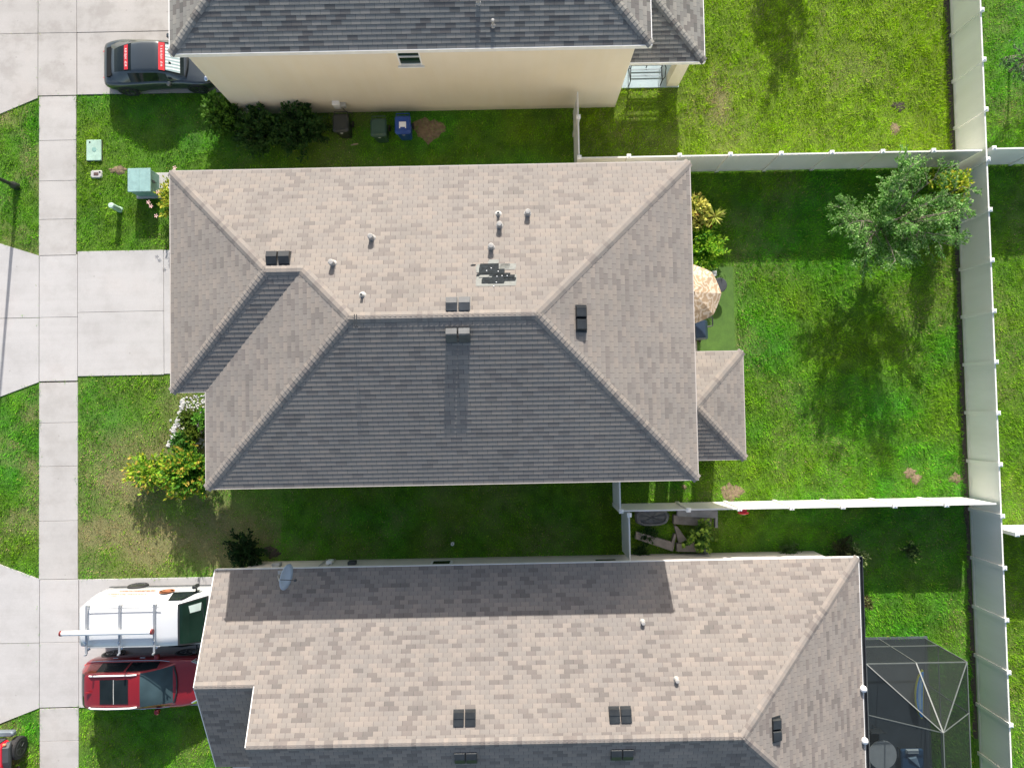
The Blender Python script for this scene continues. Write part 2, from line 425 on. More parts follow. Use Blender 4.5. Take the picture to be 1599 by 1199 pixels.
def roof_vent_pair(par, x, y, zf, s, updir, gap=.03, size=.33, hgt=.19, along='x', mat=None):
    """two black box vents side by side on a slope; zf(x,y) = roof height"""
    for k in (-1, 1):
        cx, cy = (x+k*(size+gap)/2, y) if along == 'x' else (x, y+k*(size+gap)/2)
        m = MB(); hz = size/2
        def zc(dx, dy): return zf(cx+dx, cy+dy)
        # flange lying on the shingles
        fl = [(cx+a*(hz+.0), cy+b*(hz+.05)) for a, b in ((-1,-1),(1,-1),(1,1),(-1,1))]
        m.rings([[(a, b, zf(a, b)+.010) for a, b in fl], [(a, b, zf(a, b)+.018) for a, b in fl]])
        ztop = zf(cx, cy)+hgt
        lo, hi = hz-.01, hz-.035
        r0 = [(cx+a*(lo), cy+b*lo, zf(cx+a*lo, cy+b*lo)+.03) for a, b in ((-1,-1),(1,-1),(1,1),(-1,1))]
        tilt = lambda dx, dy: s*.45*(updir[0]*dx+updir[1]*dy)
        r1 = [(cx+a*lo, cy+b*lo, ztop-.045+tilt(a*lo, b*lo)) for a, b in ((-1,-1),(1,-1),(1,1),(-1,1))]
        r2 = [(cx+a*hi, cy+b*hi, ztop+tilt(a*hi, b*hi)) for a, b in ((-1,-1),(1,-1),(1,1),(-1,1))]
        if along == 'x':      # slant-backed hood: sunny back, steep front facing away from the sun
            z_ = lambda dy: zf(cx, cy+dy); lx, lo = lo, lo*1.28
            prof = [(-lo, z_(-lo)+.02), (-lo, z_(-lo)+.06), (-.02, ztop-.01), (.02, ztop), (lo-.02, max(z_(lo)+.05, ztop-.05)), (lo, z_(lo)+.02)]
            m.rings([[(cx+sx, cy+dy, zz) for dy, zz in prof] for sx in (-lx, lx)])
            m.box(cx-lx, cy-lo-.004, z_(-lo)+.02, cx+lx, cy-lo+.02, z_(-lo)+.035)
        else: m.rings([r0, r1, r2])
        m.build('roof_vent', mat or M_VENT, par)
def roof_pipe(par, x, y, zf, r=.055, h=.28, capped=False):
    m = MB(); z = zf(x, y)
    if capped:
        m.lathe([(r, z-.05), (r, z+h-.05), (r*1.15, z+h-.05), (r*1.15, z+h+.03), (r*.9, z+h+.05), (0, z+h+.055)], (x, y, 0), n=18)
        m.lathe([(r*1.7, z-.02), (r*1.4, z+.03), (r*1.02, z+.05)], (x, y, 0), n=16)
    else:
        m.lathe([(r, z-.05), (r, z+h), (r*.8, z+h), (r*.8, z+h-.06), (0, z+h-.06)], (x, y, 0), n=14)
        m.lathe([(r*3, z-.01), (r*1.6, z+.03), (r*1.1, z+.08)], (x, y, 0), n=14)
    m.build('vent_pipe', M_PIPE if not capped else M_PCAP, par)

S5 = 5/12.
ZE = 5.7
# ---------------- the two-storey house in the middle
hm = thing('house', (-2, 2.5, 0), 'two-storey house with brown hipped roof and a patch of torn shingles, middle of the photo', 'house')
X0, X1, Y0, Y1 = -9.40, 5.63, -2.345, 7.46
yc = (Y0+Y1)/2; hf = (Y1-Y0)/2; xr0, xr1 = X0+hf, X1-hf; zr = ZE+hf*S5
WX, WY0 = -10.46, .63; wyc = (WY0+Y1)/2; whf = (Y1-WY0)/2; wz = ZE+whf*S5; wj = X0+whf
mb = MB()
courses(mb, [(WX,Y1),(X1,Y1),(xr1,yc),(xr0,yc),(wj,wyc),(WX+whf,wyc)], (0,Y1), (0,-1), ZE, S5)
courses(mb, [(X0,Y0),(X1,Y0),(xr1,yc),(xr0,yc)], (0,Y0), (0,1), ZE, S5)
courses(mb, [(X1,Y0),(X1,Y1),(xr1,yc)], (X1,0), (-1,0), ZE, S5)
courses(mb, [(X0,Y0),(xr0,yc),(wj,wyc),(X0,WY0)], (X0,0), (1,0), ZE, S5)
courses(mb, [(WX,WY0),(WX,Y1),(WX+whf,wyc)], (WX,0), (1,0), ZE, S5)
courses(mb, [(WX,WY0),(X0,WY0),(wj,wyc),(WX+whf,wyc)], (0,WY0), (0,1), ZE, S5)
roof = mb.build('roof', M_SH_MAIN, hm)
mb = MB(); hd = S5/math.sqrt(2)
cap(mb, (X1,Y1,ZE), (xr1,yc,zr), hd); cap(mb, (X1,Y0,ZE), (xr1,yc,zr), hd); cap(mb, (X0,Y0,ZE), (xr0,yc,zr), hd)
cap(mb, (wj,wyc,wz), (xr0,yc,zr), hd); cap(mb, (WX,Y1,ZE), (WX+whf,wyc,wz), hd); cap(mb, (WX,WY0,ZE), (WX+whf,wyc,wz), hd)
cap(mb, (xr0,yc,zr), (xr1,yc,zr), S5); cap(mb, (WX+whf,wyc,wz), (wj,wyc,wz), S5)
mb.build('ridge_cap', M_SH_MAIN, roof)
mb = MB()
fascia(mb, [((WX,WY0),(X0,WY0)),((X0,WY0),(X0,Y0)),((X0,Y0),(X1,Y0)),((X1,Y0),(X1,Y1)),((X1,Y1),(WX,Y1)),((WX,Y1),(WX,WY0))], ZE)
mb.box(X0+.01,Y0+.01,ZE-.16,X1-.01,WY0,ZE-.13); mb.box(WX+.01,WY0,ZE-.163,X1-.01,Y1-.01,ZE-.133)
mb.build('fascia', M_FASCIA2, hm)
mb = MB(); mb.prism([(-9.05,-2.0),(5.3,-2.0),(5.3,7.1),(-10.1,7.1),(-10.1,1.0),(-9.05,1.0)], 0, ZE-.165)
mb.build('wall', M_CREAM, hm)
zN = lambda x, y: ZE+S5*(Y1-y); zS = lambda x, y: ZE+S5*(y-Y0); zE = lambda x, y: ZE+S5*(X1-x)
def on(px, py, zf, z=6.5):
    for _ in range(8): x, y, _z = P(px, py, z); z = zf(x, y)+.1
    return x, y
x, y = on(434, 402, zN); roof_vent_pair(roof, x, y, zN, S5, (0,-1))
x, y = on(715, 474, zN); roof_vent_pair(roof, x, y, zN, S5, (0,-1), mat=M_VENT2)
x, y = on(715, 523, zS); roof_vent_pair(roof, x, y, zS, S5, (0,1), mat=M_VENT2, hgt=.24)
x, y = on(908, 497, zE); roof_vent_pair(roof, x, y, zE, S5, (-1,0), along='y')
for px, py, cpd in ((824,333,1),(780,352,1),(767,386,1),(580,371,1),(519,411,1),(778,334,0),(565,461,0)):
    x, y = on(px, py, zN); roof_pipe(roof, x, y, zN, .072 if cpd else .04, .26 if cpd else .2, bool(cpd))
x, y = on(555, 499, zN)
mb = MB()
for d in (-.03, .03): mb.tube([(x+d, y-.2, zr+.03), (x+d, y-.18, zr+.16), (x+d, y+.15, zr+.12)], .012)
mb.build('conduit', M_BLACK, roof)
# torn shingles: pale underlying tabs, dark felt courses and nail heads, all lying on the north slope
def onroof(px, py):
    x, y = on(px, py, lambda a, b: zN(a, b)-.1); return x, y
mbf = MB(); mbd = MB(); mbn = MB()
def strip(mb, px0, py0, px1, py1, off):
    a = onroof(px0, py0); b = onroof(px1, py1)
    y0, y1 = min(a[1], b[1]), max(a[1], b[1]); x0, x1 = a[0], b[0]
    jag = [(x0, y0), (x1-.03, y0), (x1, (y0+y1)/2), (x1, y1), (x0+.04, y1), (x0, (y0+y1)/2)]
    L = math.hypot(1, S5); o = .011+off
    top = [(p[0], p[1]+S5/L*o, zN(*p)+o/L) for p in jag]; bot = [(a_, b_, c_-.006) for a_, b_, c_ in top]
    mb.rings([bot, top])
for q in ((743,413,806,421),(762,406,779,413),(780,412,796,420),(743,430,807,446)): strip(mbf, *q, .0)
for q in ((748,413,779,420),(752,421,788,428),(744,427.5,797,431),(768,430,804,435),(752,434.5,806,439),(762,439,788,443),(735,413.5,743,415)): strip(mbd, *q, .008)
strip(mbf, 744, 416, 751, 426, .010); strip(mbf, 748, 430.5, 764, 433.5, .016)
strip(mbd, 748, 412.5, 779, 427.5, .011); strip(mbd, 752, 434, 787, 442.5, .011)
nails = []
for px, py in ((760,423),(778,424),(776,432),(784,431),(792,431),(775,441),(767,419),(771,447)):
    a, b = onroof(px, py); mbn = MB(); nails.append(mbn); mbn.lathe([(0, 0), (.018, 0), (.015, .012), (0, .014)], (a, b, zN(a, b)+.028), n=8)
dmg = mbd.build('exposed_felt', M_UNDER, roof); mbf.build('torn_shingle', M_FELT, dmg)
for q in nails: q.build('nail_head', M_WHITE, dmg)
# one-storey rear porch
PX, PY0, PY1, ZP = 8.00, -1.97, 1.745, 2.95
pc = (PY0+PY1)/2; ph = (PY1-PY0)/2; px_ = PX-ph; pz = ZP+ph*S5
mb = MB()
courses(mb, [(5.31,PY1),(PX,PY1),(px_,pc),(5.31,pc)], (0,PY1), (0,-1), ZP, S5)
courses(mb, [(5.31,PY0),(PX,PY0),(px_,pc),(5.31,pc)], (0,PY0), (0,1), ZP, S5)
courses(mb, [(PX,PY0),(PX,PY1),(px_,pc)], (PX,0), (-1,0), ZP, S5)
pr = mb.build('porch_roof', M_SH_MAIN, hm)
mb = MB(); cap(mb, (PX,PY0,ZP), (px_,pc,pz), hd); cap(mb, (PX,PY1,ZP), (px_,pc,pz), hd); cap(mb, (5.31,pc,pz), (px_,pc,pz), S5)
mb.build('ridge_cap', M_SH_MAIN, pr)
mb = MB(); fascia(mb, [((5.31,PY0),(PX,PY0)),((PX,PY0),(PX,PY1)),((PX,PY1),(5.31,PY1))], ZP); mb.box(5.31,PY0+.01,ZP-.16,PX-.01,PY1-.01,ZP-.13)
mb.build('porch_fascia', M_FASCIA2, hm)
for (a, b, c, d) in ((7.22,1.12,7.80,1.5),(7.40,-1.72,7.80,-1.35),(6.38,1.12,6.88,1.5),(5.81,1.12,6.30,1.5),(5.305,1.12,5.56,1.5)):  # last three are added and unseen, spaced so sun falls through in stripes
    mb = MB(); mb.box(a, b, .03, c, d, ZP-.165); mb.build('porch_pillar', M_CREAM, hm)

# ---------------- the two-storey neighbour at the top of the photo
ZP = 2.6
ht = thing('house', (-3, 16, 0), 'two-storey cream stucco house with one small window, along the top edge of the photo', 'house')
A0, A1, B0, B1 = -10.46, 4.55, 11.17, 21.3
bc = (B0+B1)/2; bh = (B1-B0)/2; bz = ZE+bh*S5
mb = MB()
courses(mb, [(A0,B0),(A1,B0),(A1-bh,bc),(A0+bh,bc)], (0,B0), (0,1), ZE, S5)
courses(mb, [(A0,B1),(A1,B1),(A1-bh,bc),(A0+bh,bc)], (0,B1), (0,-1), ZE, S5)
courses(mb, [(A0,B0),(A0,B1),(A0+bh,bc)], (A0,0), (1,0), ZE, S5)
courses(mb, [(A1,B0),(A1,B1),(A1-bh,bc)], (A1,0), (-1,0), ZE, S5)
rt = mb.build('roof', M_SH_TOP, ht)
mb = MB()
for q in ((A0,B0,A0+bh),(A1,B0,A1-bh),(A0,B1,A0+bh),(A1,B1,A1-bh)): cap(mb, (q[0],q[1],ZE), (q[2],bc,bz), hd)
cap(mb, (A0+bh,bc,bz), (A1-bh,bc,bz), S5); mb.build('ridge_cap', M_SH_TOP, rt)
mb = MB(); fascia(mb, [((A0,B0),(A1,B0)),((A1,B0),(A1,B1)),((A1,B1),(A0,B1)),((A0,B1),(A0,B0))], ZE, .19)
mb.box(A0+.01,B0+.01,ZE-.18,A1-.01,B1-.01,ZE-.15); mb.build('fascia', M_FASCIA, ht)
# south wall with a real window opening
YW = 11.62
wx0, _, wz1 = PY(618, 84, YW); wx1, _, wz0 = PY(660, 102, YW); wz1 = min(wz1+.25, 5.2)
mb = MB(); T = 4.24; L_ = -10.40
mb.box(L_, YW, 0, T, 20.9, wz0); mb.box(L_, YW, wz1, T, 20.9, ZE-.185)
mb.box(L_, YW, wz0, wx0, 20.9, wz1); mb.box(wx1, YW, wz0, T, 20.9, wz1); mb.box(wx0, YW+.3, wz0, wx1, 20.9, wz1)
mb.build('wall', M_CREAM, ht)
mb = MB(); fw = .05
mb.box(wx0,YW+.01,wz0,wx1,YW+.09,wz0+fw); mb.box(wx0,YW+.01,wz1-fw,wx1,YW+.09,wz1)
mb.box(wx0,YW+.01,wz0+fw,wx0+fw,YW+.09,wz1-fw); mb.box(wx1-fw,YW+.01,wz0+fw,wx1,YW+.09,wz1-fw)
mb.box(wx0+fw,YW+.012,(wz0+wz1)/2-.02,wx1-fw,YW+.088,(wz0+wz1)/2+.03)
wn_ = mb.build('window', M_WHITE, ht)
mb = MB(); mb.box(wx0+fw,YW+.05,wz0+fw,wx1-fw,YW+.06,wz1-fw); mb.build('pane', M_GLASS2, wn_)
mb = MB(); mb.box(wx0-.06,YW-.06,wz0-.07,wx1+.06,YW+.01,wz0); mb.build('window_sill', M_WHITE, wn_)
zT = lambda x, y: ZE+S5*(y-B0)
x, y = on(770, 38, zT); roof_pipe(rt, x, y, zT, .045, .3, True)
x, y = on(747, 2, zT); roof_pipe(rt, x, y, zT, .05, .25, True)
# side porch
QX, QY0, QY1 = 7.07, 12.12, 15.98; qc = (QY0+QY1)/2; qh = (QY1-QY0)/2; qx = QX-qh; qz = ZP+qh*S5
mb = MB()
courses(mb, [(4.25,QY0),(QX,QY0),(qx,qc),(4.25,qc)], (0,QY0), (0,1), ZP, S5)
courses(mb, [(4.25,QY1),(QX,QY1),(qx,qc),(4.25,qc)], (0,QY1), (0,-1), ZP, S5)
courses(mb, [(QX,QY0),(QX,QY1),(qx,qc)], (QX,0), (-1,0), ZP, S5)
qr = mb.build('porch_roof', M_SH_TOP, ht)
mb = MB(); cap(mb, (QX,QY0,ZP), (qx,qc,qz), hd); cap(mb, (QX,QY1,ZP), (qx,qc,qz), hd); cap(mb, (4.25,qc,qz), (qx,qc,qz), S5)
mb.build('ridge_cap', M_SH_TOP, qr)
mb = MB(); fascia(mb, [((4.25,QY0),(QX,QY0)),((QX,QY0),(QX,QY1)),((QX,QY1),(4.25,QY1))], ZP); mb.box(4.25,QY0+.01,ZP-.16,QX-.01,QY1-.01,ZP-.13)
mb.build('porch_fascia', M_FASCIA, ht)
for (a, b) in ((12.38, 12.8), (15.3, 15.7)):
    mb = MB(); mb.box(6.28, b-.42, .06, 6.73, b, ZP-.165); mb.build('porch_pillar', M_CREAM, ht)
M_PORCH = concrete('painted_porch_concrete', (.40,.50,.54), .5)
mb = MB(); mb.box(4.245, 12.36, 0, 6.76, 15.75, .055); mb.build('porch_slab', M_PORCH, ht)

# ---------------- the one-storey neighbour at the bottom
hb = thing('house', (0, -10.5, 0), 'one-storey house with the mottled brown gabled and hipped roof, along the bottom of the photo', 'house')
S6, ZB = .5, 2.6
E1, EY, RY, RZ_ = 11.93, -5.5, -10.45, ZB+4.95*.5
GX, MX, GY = -10.45, -8.5, -8.87; GZ = ZB+(EY-GY)*S6; EX = E1-(EY-RY)
SY = RY-(EY-RY); GS = GY-(EY-GY)
mb = MB()
courses(mb, [(GX,EY),(E1,EY),(EX,RY),(MX,RY),(MX,GY),(GX,GY)], (0,EY), (0,-1), ZB, S6)
courses(mb, [(GX,GS),(MX,GS),(MX,GY),(GX,GY)], (0,GS), (0,1), ZB, S6)
courses(mb, [(MX,SY),(E1,SY),(EX,RY),(MX,RY)], (0,SY), (0,1), ZB, S6)
courses(mb, [(E1,EY),(E1,SY),(EX,RY)], (E1,0), (-1,0), ZB, S6)
rb = mb.build('roof', M_SH_LOW, hb)
mb = MB(); hd6 = S6/math.sqrt(2)
cap(mb, (E1,EY,ZB), (EX,RY,RZ_), hd6); cap(mb, (E1,SY,ZB), (EX,RY,RZ_), hd6); cap(mb, (MX,RY,RZ_), (EX,RY,RZ_), S6); mb.build('ridge_cap', M_SH_LOW, rb)
mb = MB(); cap(mb, (GX,GY,GZ), (MX,GY,GZ), S6); mb.build('ridge_cap', M_SH_LOW, rb)
mb = MB(); fascia(mb, [((E1,EY),(GX,EY)),((E1,SY),(E1,EY))], ZB, .16)
for (a, za, b, zb, xx) in ((EY, ZB, GY, GZ, GX), (GS, ZB, GY, GZ, GX), (GY, GZ, RY, RZ_, MX)):
    mb.rings([[(xx-.03,a,za-.15),(xx-.03,b,zb-.15),(xx-.03,b,zb+.004),(xx-.03,a,za+.004)], [(xx-.001,a,za-.15),(xx-.001,b,zb-.15),(xx-.001,b,zb+.004),(xx-.001,a,za+.004)]])
mb.box(GX+.01,GS,ZB-.15,E1-.01,EY-.01,ZB-.13)
mb.build('fascia', M_FASCIA, hb)
mb = MB(); mb.box(-9.95,-15.0,0,11.46,-5.78,ZB-.152)
mb.prism([(-10.1,-12.0),(-9.95,-12.0),(-9.95,-6.0),(-10.1,-6.0)], 0, ZB-.155)
mb.add([(-10.1,-12.0,ZB-.155),(-10.1,-6.0,ZB-.155),(-10.1,GY,GZ-.1),(-8.6,-12.0,ZB-.155),(-8.6,-6.0,ZB-.155),(-8.6,GY,GZ-.1)], [(0,2,1),(3,4,5)])
mb.add([(MX+.1,GS,ZB),(MX+.1,-14.6,ZB-.1),(MX+.1,RY,RZ_-.06),(MX+.1,GY-.05,GZ-.06)], [(0,1,2,3)])
mb.build('wall', M_BEIGE, hb)
mb = MB(); mb.box(E1+.032, -15.3, ZB-.13, E1+.15, EY+.02, ZB-.12); mb.box(E1+.15, -15.3, ZB-.13, E1+.165, EY+.02, ZB+.0); mb.box(E1+.032, EY+.02, ZB-.13, E1+.165, EY+.032, ZB)
mb.build('gutter', M_DARKGREY, hb)
zBN = lambda x, y: ZB+S6*(EY-y); zBS = lambda x, y: ZB+S6*(y-SY); zBE = lambda x, y: ZB+S6*(E1-x)
for px, py, zf, up, al in ((725,1122,zBN,(0,-1),'x'),(969,1117,zBN,(0,-1),'x'),(727,1185,zBS,(0,1),'x'),(972,1180,zBS,(0,1),'x'),(1214,1140,zBE,(-1,0),'y')):
    x, y = on(px, py, zf, 4.5); roof_vent_pair(rb, x, y, zf, S6, up, along=al, size=.34, hgt=.13)
for px, py, cc in ((1004,972,1),(1057,1062,1)):
    x, y = on(px, py, zBN, 3.5); roof_pipe(rb, x, y, zBN, .06, .16, True)
# windows and boxes on its north wall
YB = -5.78
for (p0, p1, frame) in (((674,878),(705,882),M_WHITE), ((930,876),(963,878),M_GLASS)):
    x0, _, z0 = PY(p0[0], p0[1], YB+.02); x1, _, z1 = PY(p1[0], p1[1], YB+.02); zz = min(z0, z1)
    mb = MB(); mb.box(x0, YB+.001, zz-.1, x1, YB+.06, min(zz+1.0, 2.4)); wo_ = mb.build('window', frame, hb)
    mb = MB(); mb.box(x0+.08, YB+.061, zz-.02, x1-.08, YB+.068, min(zz+.95, 2.35)); mb.build('pane', M_GLASS, wo_)
for px, py, sx, sz, m in ((515,876,.22,.35,M_WHITE),(550,877,.30,.28,M_DARKGREY),(432,880,.3,.3,M_PIPE)):
    x, _, z = PY(px, py, YB+.1); mb = MB(); mb.rbox(x-sx/2, YB+.002, z-sz/2, x+sx/2, YB+.14, z+sz/2, .02); mb.build('meter_box', m, hb)
mb = MB()
for px in (508, 521): x, _, z = PY(px, 877, YB); mb.cyl((x, YB+.04, .05), (x, YB+.04, 2.2), .02)
mb.build('conduit', M_PIPE, hb)

# ================================================================ FENCES
PH, FH = 1.84, 1.78
def fence(label, line, posts, axis, group='white vinyl privacy fences', ends=None):
    """axis 'x': runs along x at y=line; posts = positions of the posts along the run"""
    lo, hi = posts[0], posts[-1]; mid = (lo+hi)/2
    t = thing('fence', ((mid, line, 0) if axis == 'x' else (line, mid, 0)), label, 'fence', group=group)
    W = lambda a, c: (a, line+c) if axis == 'x' else (line+c, a)
    def bx(m, a0, c0, z0, a1, c1, z1):
        p, q = W(a0, c0), W(a1, c1); m.box(min(p[0],q[0]), min(p[1],q[1]), z0, max(p[0],q[0]), max(p[1],q[1]), z1)
    for a in posts:
        if ends and a in ends: continue
        m = MB(); bx(m, a-.064, -.064, 0, a+.064, .064, PH); p = m.build('post', M_VINYL, t)
        m = MB(); c = W(a, 0)
        m.rings([[(c[0]+i*.078, c[1]+j*.078, PH-.02) for i, j in ((-1,-1),(1,-1),(1,1),(-1,1))], [(c[0]+i*.078, c[1]+j*.078, PH+.02) for i, j in ((-1,-1),(1,-1),(1,1),(-1,1))], [(c[0]+i*.01, c[1]+j*.01, PH+.06) for i, j in ((-1,-1),(1,-1),(1,1),(-1,1))]])
        m.build('post_cap', M_WHITE, p)
    for a, b in zip(posts[:-1], posts[1:]):
        a_, b_ = a+.065, b-.065; m = MB()
        bx(m, a_, -.011, .10, b_, .011, FH-.06); bx(m, a_, -.025, FH-.08, b_, .025, FH); bx(m, a_, -.024, .05, b_, .024, .15)
        m.build('panel', M_VINYL, t)
    return t
FX = 17.53
fence('longest white fence, closing the back yards on the right side', FX, [-.59+1.85*k for k in range(-8, 11)], 'y')
fence('white fence between the top yard and the middle back yard, behind the grey-green tree', 9.02, [2.62]+[4.43+1.855*k for k in range(7)]+[FX-.09], 'x', ends=(FX-.09,))
fence('short white fence between the cream wall and the rear corner of the middle roof', 2.62, [9.02, 10.52, YW-.08], 'y', ends=(9.02, YW-.08))
fence('white fence brightly sunlit, between the middle back yard and the lower yard', -3.85, [3.84, 6.26, 8.10, 9.98, 11.82, 13.68, 15.54, FX-.09], 'x', ends=(FX-.09,))
fence('short white fence just below the lower eave of the middle house', 3.82, [-3.85, -2.05], 'y', ends=(-3.85, -2.05))
fence('short white fence beside the stacked grey boards, reaching the low house wall', 4.13, [-5.70, -3.99], 'y', ends=(-5.70,))
fence('stub of white fence leaving the right frame edge near the top, behind the long fence', 9.07, [FX+.24, FX+2.09, FX+3.94, FX+5.79], 'x')
fence('stub of white fence leaving the right frame edge in the lower half, sunlit', -4.95, [FX+.50, FX+2.35, FX+4.2, FX+6.05], 'x')

# ================================================================ GROUND
def lawnmat():
    g = NG('lawn_thatch'); v = g.pos(); at = g.n('Attribute'); at.attribute_name = 'tint'
    a = g.ramp(g.noise(22, 5, v, .75), [(.3, (.20,.20,.20)), (.5, (.48,.48,.48)), (.70, (.78,.78,.78))])
    g.col(g.mix(.85, at.outputs[0], a, 'OVERLAY')); g.set(Roughness=.95); g.bump(g.noise(40, 4, v), 1, .03); return g.m
M_LAWN = lawnmat()
def spot_(x, y, cx, cy, rx, ry): return np.clip(1.25-np.hypot((x-cx)/rx, (y-cy)/ry), 0, 1)
def dryness(x, y):
    """where the turf itself is dead or thin (world-fixed patches)"""
    spot = lambda *a: spot_(x, y, *a)
    dry = np.clip((fbm(x, y, 1.6, 8)-.50)*2.2, 0, 1)*.35
    front = (x < -9) & (x > -18.6) & (y < 1.5) & (y > -6.4)
    f2 = np.clip(fbm(x, y, .9, 21)*1.7-.30, 0, 1)
    dd = np.maximum(spot(-12.6, -1.6, 1.5, 2.6), spot(-14.5, -4.9, 3.8, 1.5)); dd = np.maximum(dd, .8*spot(-14.6, -2.4, 2.4, 1.8)); dd = np.maximum(dd, spot(-11.0, -5.0, 2.2, 1.8))
    dry = np.where(front, np.clip(.12+.85*dd*(.25+1.1*f2), 0, .8), dry)
    dry = np.where(x < -18.2, np.clip((fbm(x, y, .8, 41)-.42)*2.2, 0, 1)*.75, dry)
    topy = (y > 9.02) & (x > 2.6) & (x < 17.5)
    dry = np.where(topy, np.clip((fbm(x, y, 1.3, 51)-.45)*2.2, 0, 1)*.32+.04, dry)
    dry = np.maximum(dry, .75*spot(8.3, 11.7, .7, 1.5)*(vn(x, y, .3, 3) > .3)); dry = np.maximum(dry, .5*((y < 9.0) & (y > 8.3) & (x > -10) & (x < 3))*f2)
    side = (x > -9) & (x < 4) & (y > -5.8) & (y < -2.3); dry = np.where(side, np.clip((fbm(x, y, 1.3, 61)-.45)*2, 0, 1)*.45, dry)
    return dry
def turf(x, y):
    topy = (y > 9.02) & (x > 2.6) & (x < 17.5)
    g_ = np.tile(np.array([.175,.42,.018]), (len(x), 1)); lush = fbm(x, y, 2.2, 71)[:, None]
    g_ = np.where(lush > .5, g_*(1+(lush-.5)*np.array([-.9, .35, .6])), g_*(1+(.5-lush)*np.array([1.0, .10, -.6])))
    g_[topy] = g_[topy]*.25+np.array([.32,.50,.010])*.75
    return g_*(.60+.8*fbm(x, y, .30, 81)[:, None])
def lawn_sheet():
    nx_, ny_ = 460, 350; X = np.linspace(-23, 22.5, nx_); Y = np.linspace(-17.5, 18.5, ny_)
    gx, gy = np.meshgrid(X, Y); gx, gy = gx.ravel(), gy.ravel()
    V = np.stack([gx, gy, np.zeros_like(gx)], 1)
    i = np.arange(nx_-1)[None, :]+nx_*np.arange(ny_-1)[:, None]; i = i.ravel()
    Fc = np.stack([i, i+1, i+1+nx_, i+nx_], 1)
    d = np.clip(dryness(gx, gy)*1.1, 0, 1)[:, None]; c = turf(gx, gy)*.42*(1-d)+np.array([.215,.20,.085])*d
    B = 150.; n0 = len(V)
    V = np.concatenate([V, [[-B,-B,0],[B,-B,0],[B,B,0],[-B,B,0]]]); c = np.concatenate([c, np.tile([[.10,.18,.03]], (4, 1))])
    cr = [0, nx_-1, nx_*ny_-1, nx_*(ny_-1)]
    me = bpy.data.meshes.new('lawn'); me.from_pydata(V.tolist(), [], Fc.tolist()+[[n0, n0+1, cr[1], cr[0]], [n0+1, n0+2, cr[2], cr[1]], [n0+2, n0+3, cr[3], cr[2]], [n0+3, n0, cr[0], cr[3]]])
    a = me.color_attributes.new('tint', 'FLOAT_COLOR', 'POINT'); cc = np.ones((len(V), 4), np.float32); cc[:, :3] = c; a.data.foreach_set('color', cc.ravel())
    me.materials.append(M_LAWN); o = bpy.data.objects.new('lawn', me); C.objects.link(o); tag(o, 'mown lawn around the houses', kind='structure')
lawn_sheet()
SL = []   # concrete footprints (for keeping grass off)
def slabs(name, rects, m, polys=(), label=None):
    b = MB()
    for (x0, y0, x1, y1, g) in rects:
        SL.append([(x0,y0),(x1,y0),(x1,y1),(x0,y1)]); b.rbox(x0+g/2, y0+g/2, -.02, x1-g/2, y1-g/2, .035, .008)
    for p in polys: SL.append(p); b.prism(p, -.02, .034)
    b.build(name, m, kind='structure', label=label)
# dark joint bed under every slab
JB = MB()
for q in ((-18.28,-11.15,-16.8,-6.33),(-18.28,1.43,-16.8,6.33),(-18.28,12.52,-16.8,20),(-16.82,1.48,-10.2,6.3),(-16.82,12.5,-10.5,20),(-16.82,-11.15,-10.2,-6.35),(-18.28,6.3,-16.86,12.5),(-18.28,-6.35,-16.82,1.45),(-18.28,-16,-16.78,-11.1)):
    JB.box(q[0], q[1], -.02, q[2], q[3], .006)
JB.build('joint_bed', M_MULCH, kind='structure')
g1, g2 = .035, .012
wk = []
def ys(*p): return [P(90, q)[1] for q in p]
a = ys(151, 220, 283, 343, 400); wk += [(-18.32, a[i+1], -16.86, a[i], g2) for i in range(4)]
a = ys(597, 660, 728, 813, 904); wk += [(-18.30, a[i+1], -16.80, a[i], g2 if i != 2 else g2) for i in range(4)]
a = ys(1105, 1156, 1215, 1275); wk += [(-18.26, a[i+1], -16.77, a[i], g2) for i in range(3)]
slabs('sidewalk', wk, M_WALK, label='concrete sidewalk')
slabs('driveway', [(-16.81,3.95,-13.46,6.34,g2),(-16.81,1.47,-13.46,3.95,g2),(-13.46,1.50,-10.1,6.33,g2),(-18.30,3.78,-16.81,6.22,g2),(-18.30,1.30,-16.81,3.78,g2)],
      M_CONC, [[(-21.6,3.79),(-18.31,3.79),(-18.31,6.2),(-21.6,7.3)], [(-21.6,.1),(-18.31,1.28),(-18.31,3.77),(-21.6,3.77)]], label='wide pale concrete driveway of the middle house')
yt = P(60, 53)[1]
slabs('driveway', [(-16.84,12.50,-10.38,yt,g1),(-16.84,yt,-10.38,19,g2),(-18.36,12.50,-16.84,yt,g2),(-18.36,yt,-16.84,19,g2)],
      M_CONC2, [[(-21.6,11.1),(-18.37,12.42),(-18.37,yt-.01),(-21.6,yt-.01)], [(-21.6,yt+.01),(-18.37,yt+.01),(-18.37,19),(-21.6,19)]], label='stained concrete driveway under the dark sports car')
yb = P(60, 1003)[1]
slabs('driveway', [(-16.77,yb,-10.1,-6.31,g1),(-16.77,-11.18,-10.1,yb,g2),(-18.27,yb,-16.77,-6.31,g2),(-18.27,-11.15,-16.77,yb,g2)],
      M_CONC, [[(-21.6,yb+.01),(-18.28,yb+.01),(-18.28,-6.28),(-21.6,-5.0)], [(-21.6,-12.4),(-18.28,-11.16),(-18.28,yb-.01),(-21.6,yb-.01)]], label='concrete driveway under the van and the red car')
mb = MB(); mb.box(-22.1,-60,-.15,-21.6,60,.03); mb.build('kerb', M_WALK, kind='structure')
M_ASPH = plain('asphalt', (.055,.055,.056), .9, var=.25, scale=6, bump=.6)
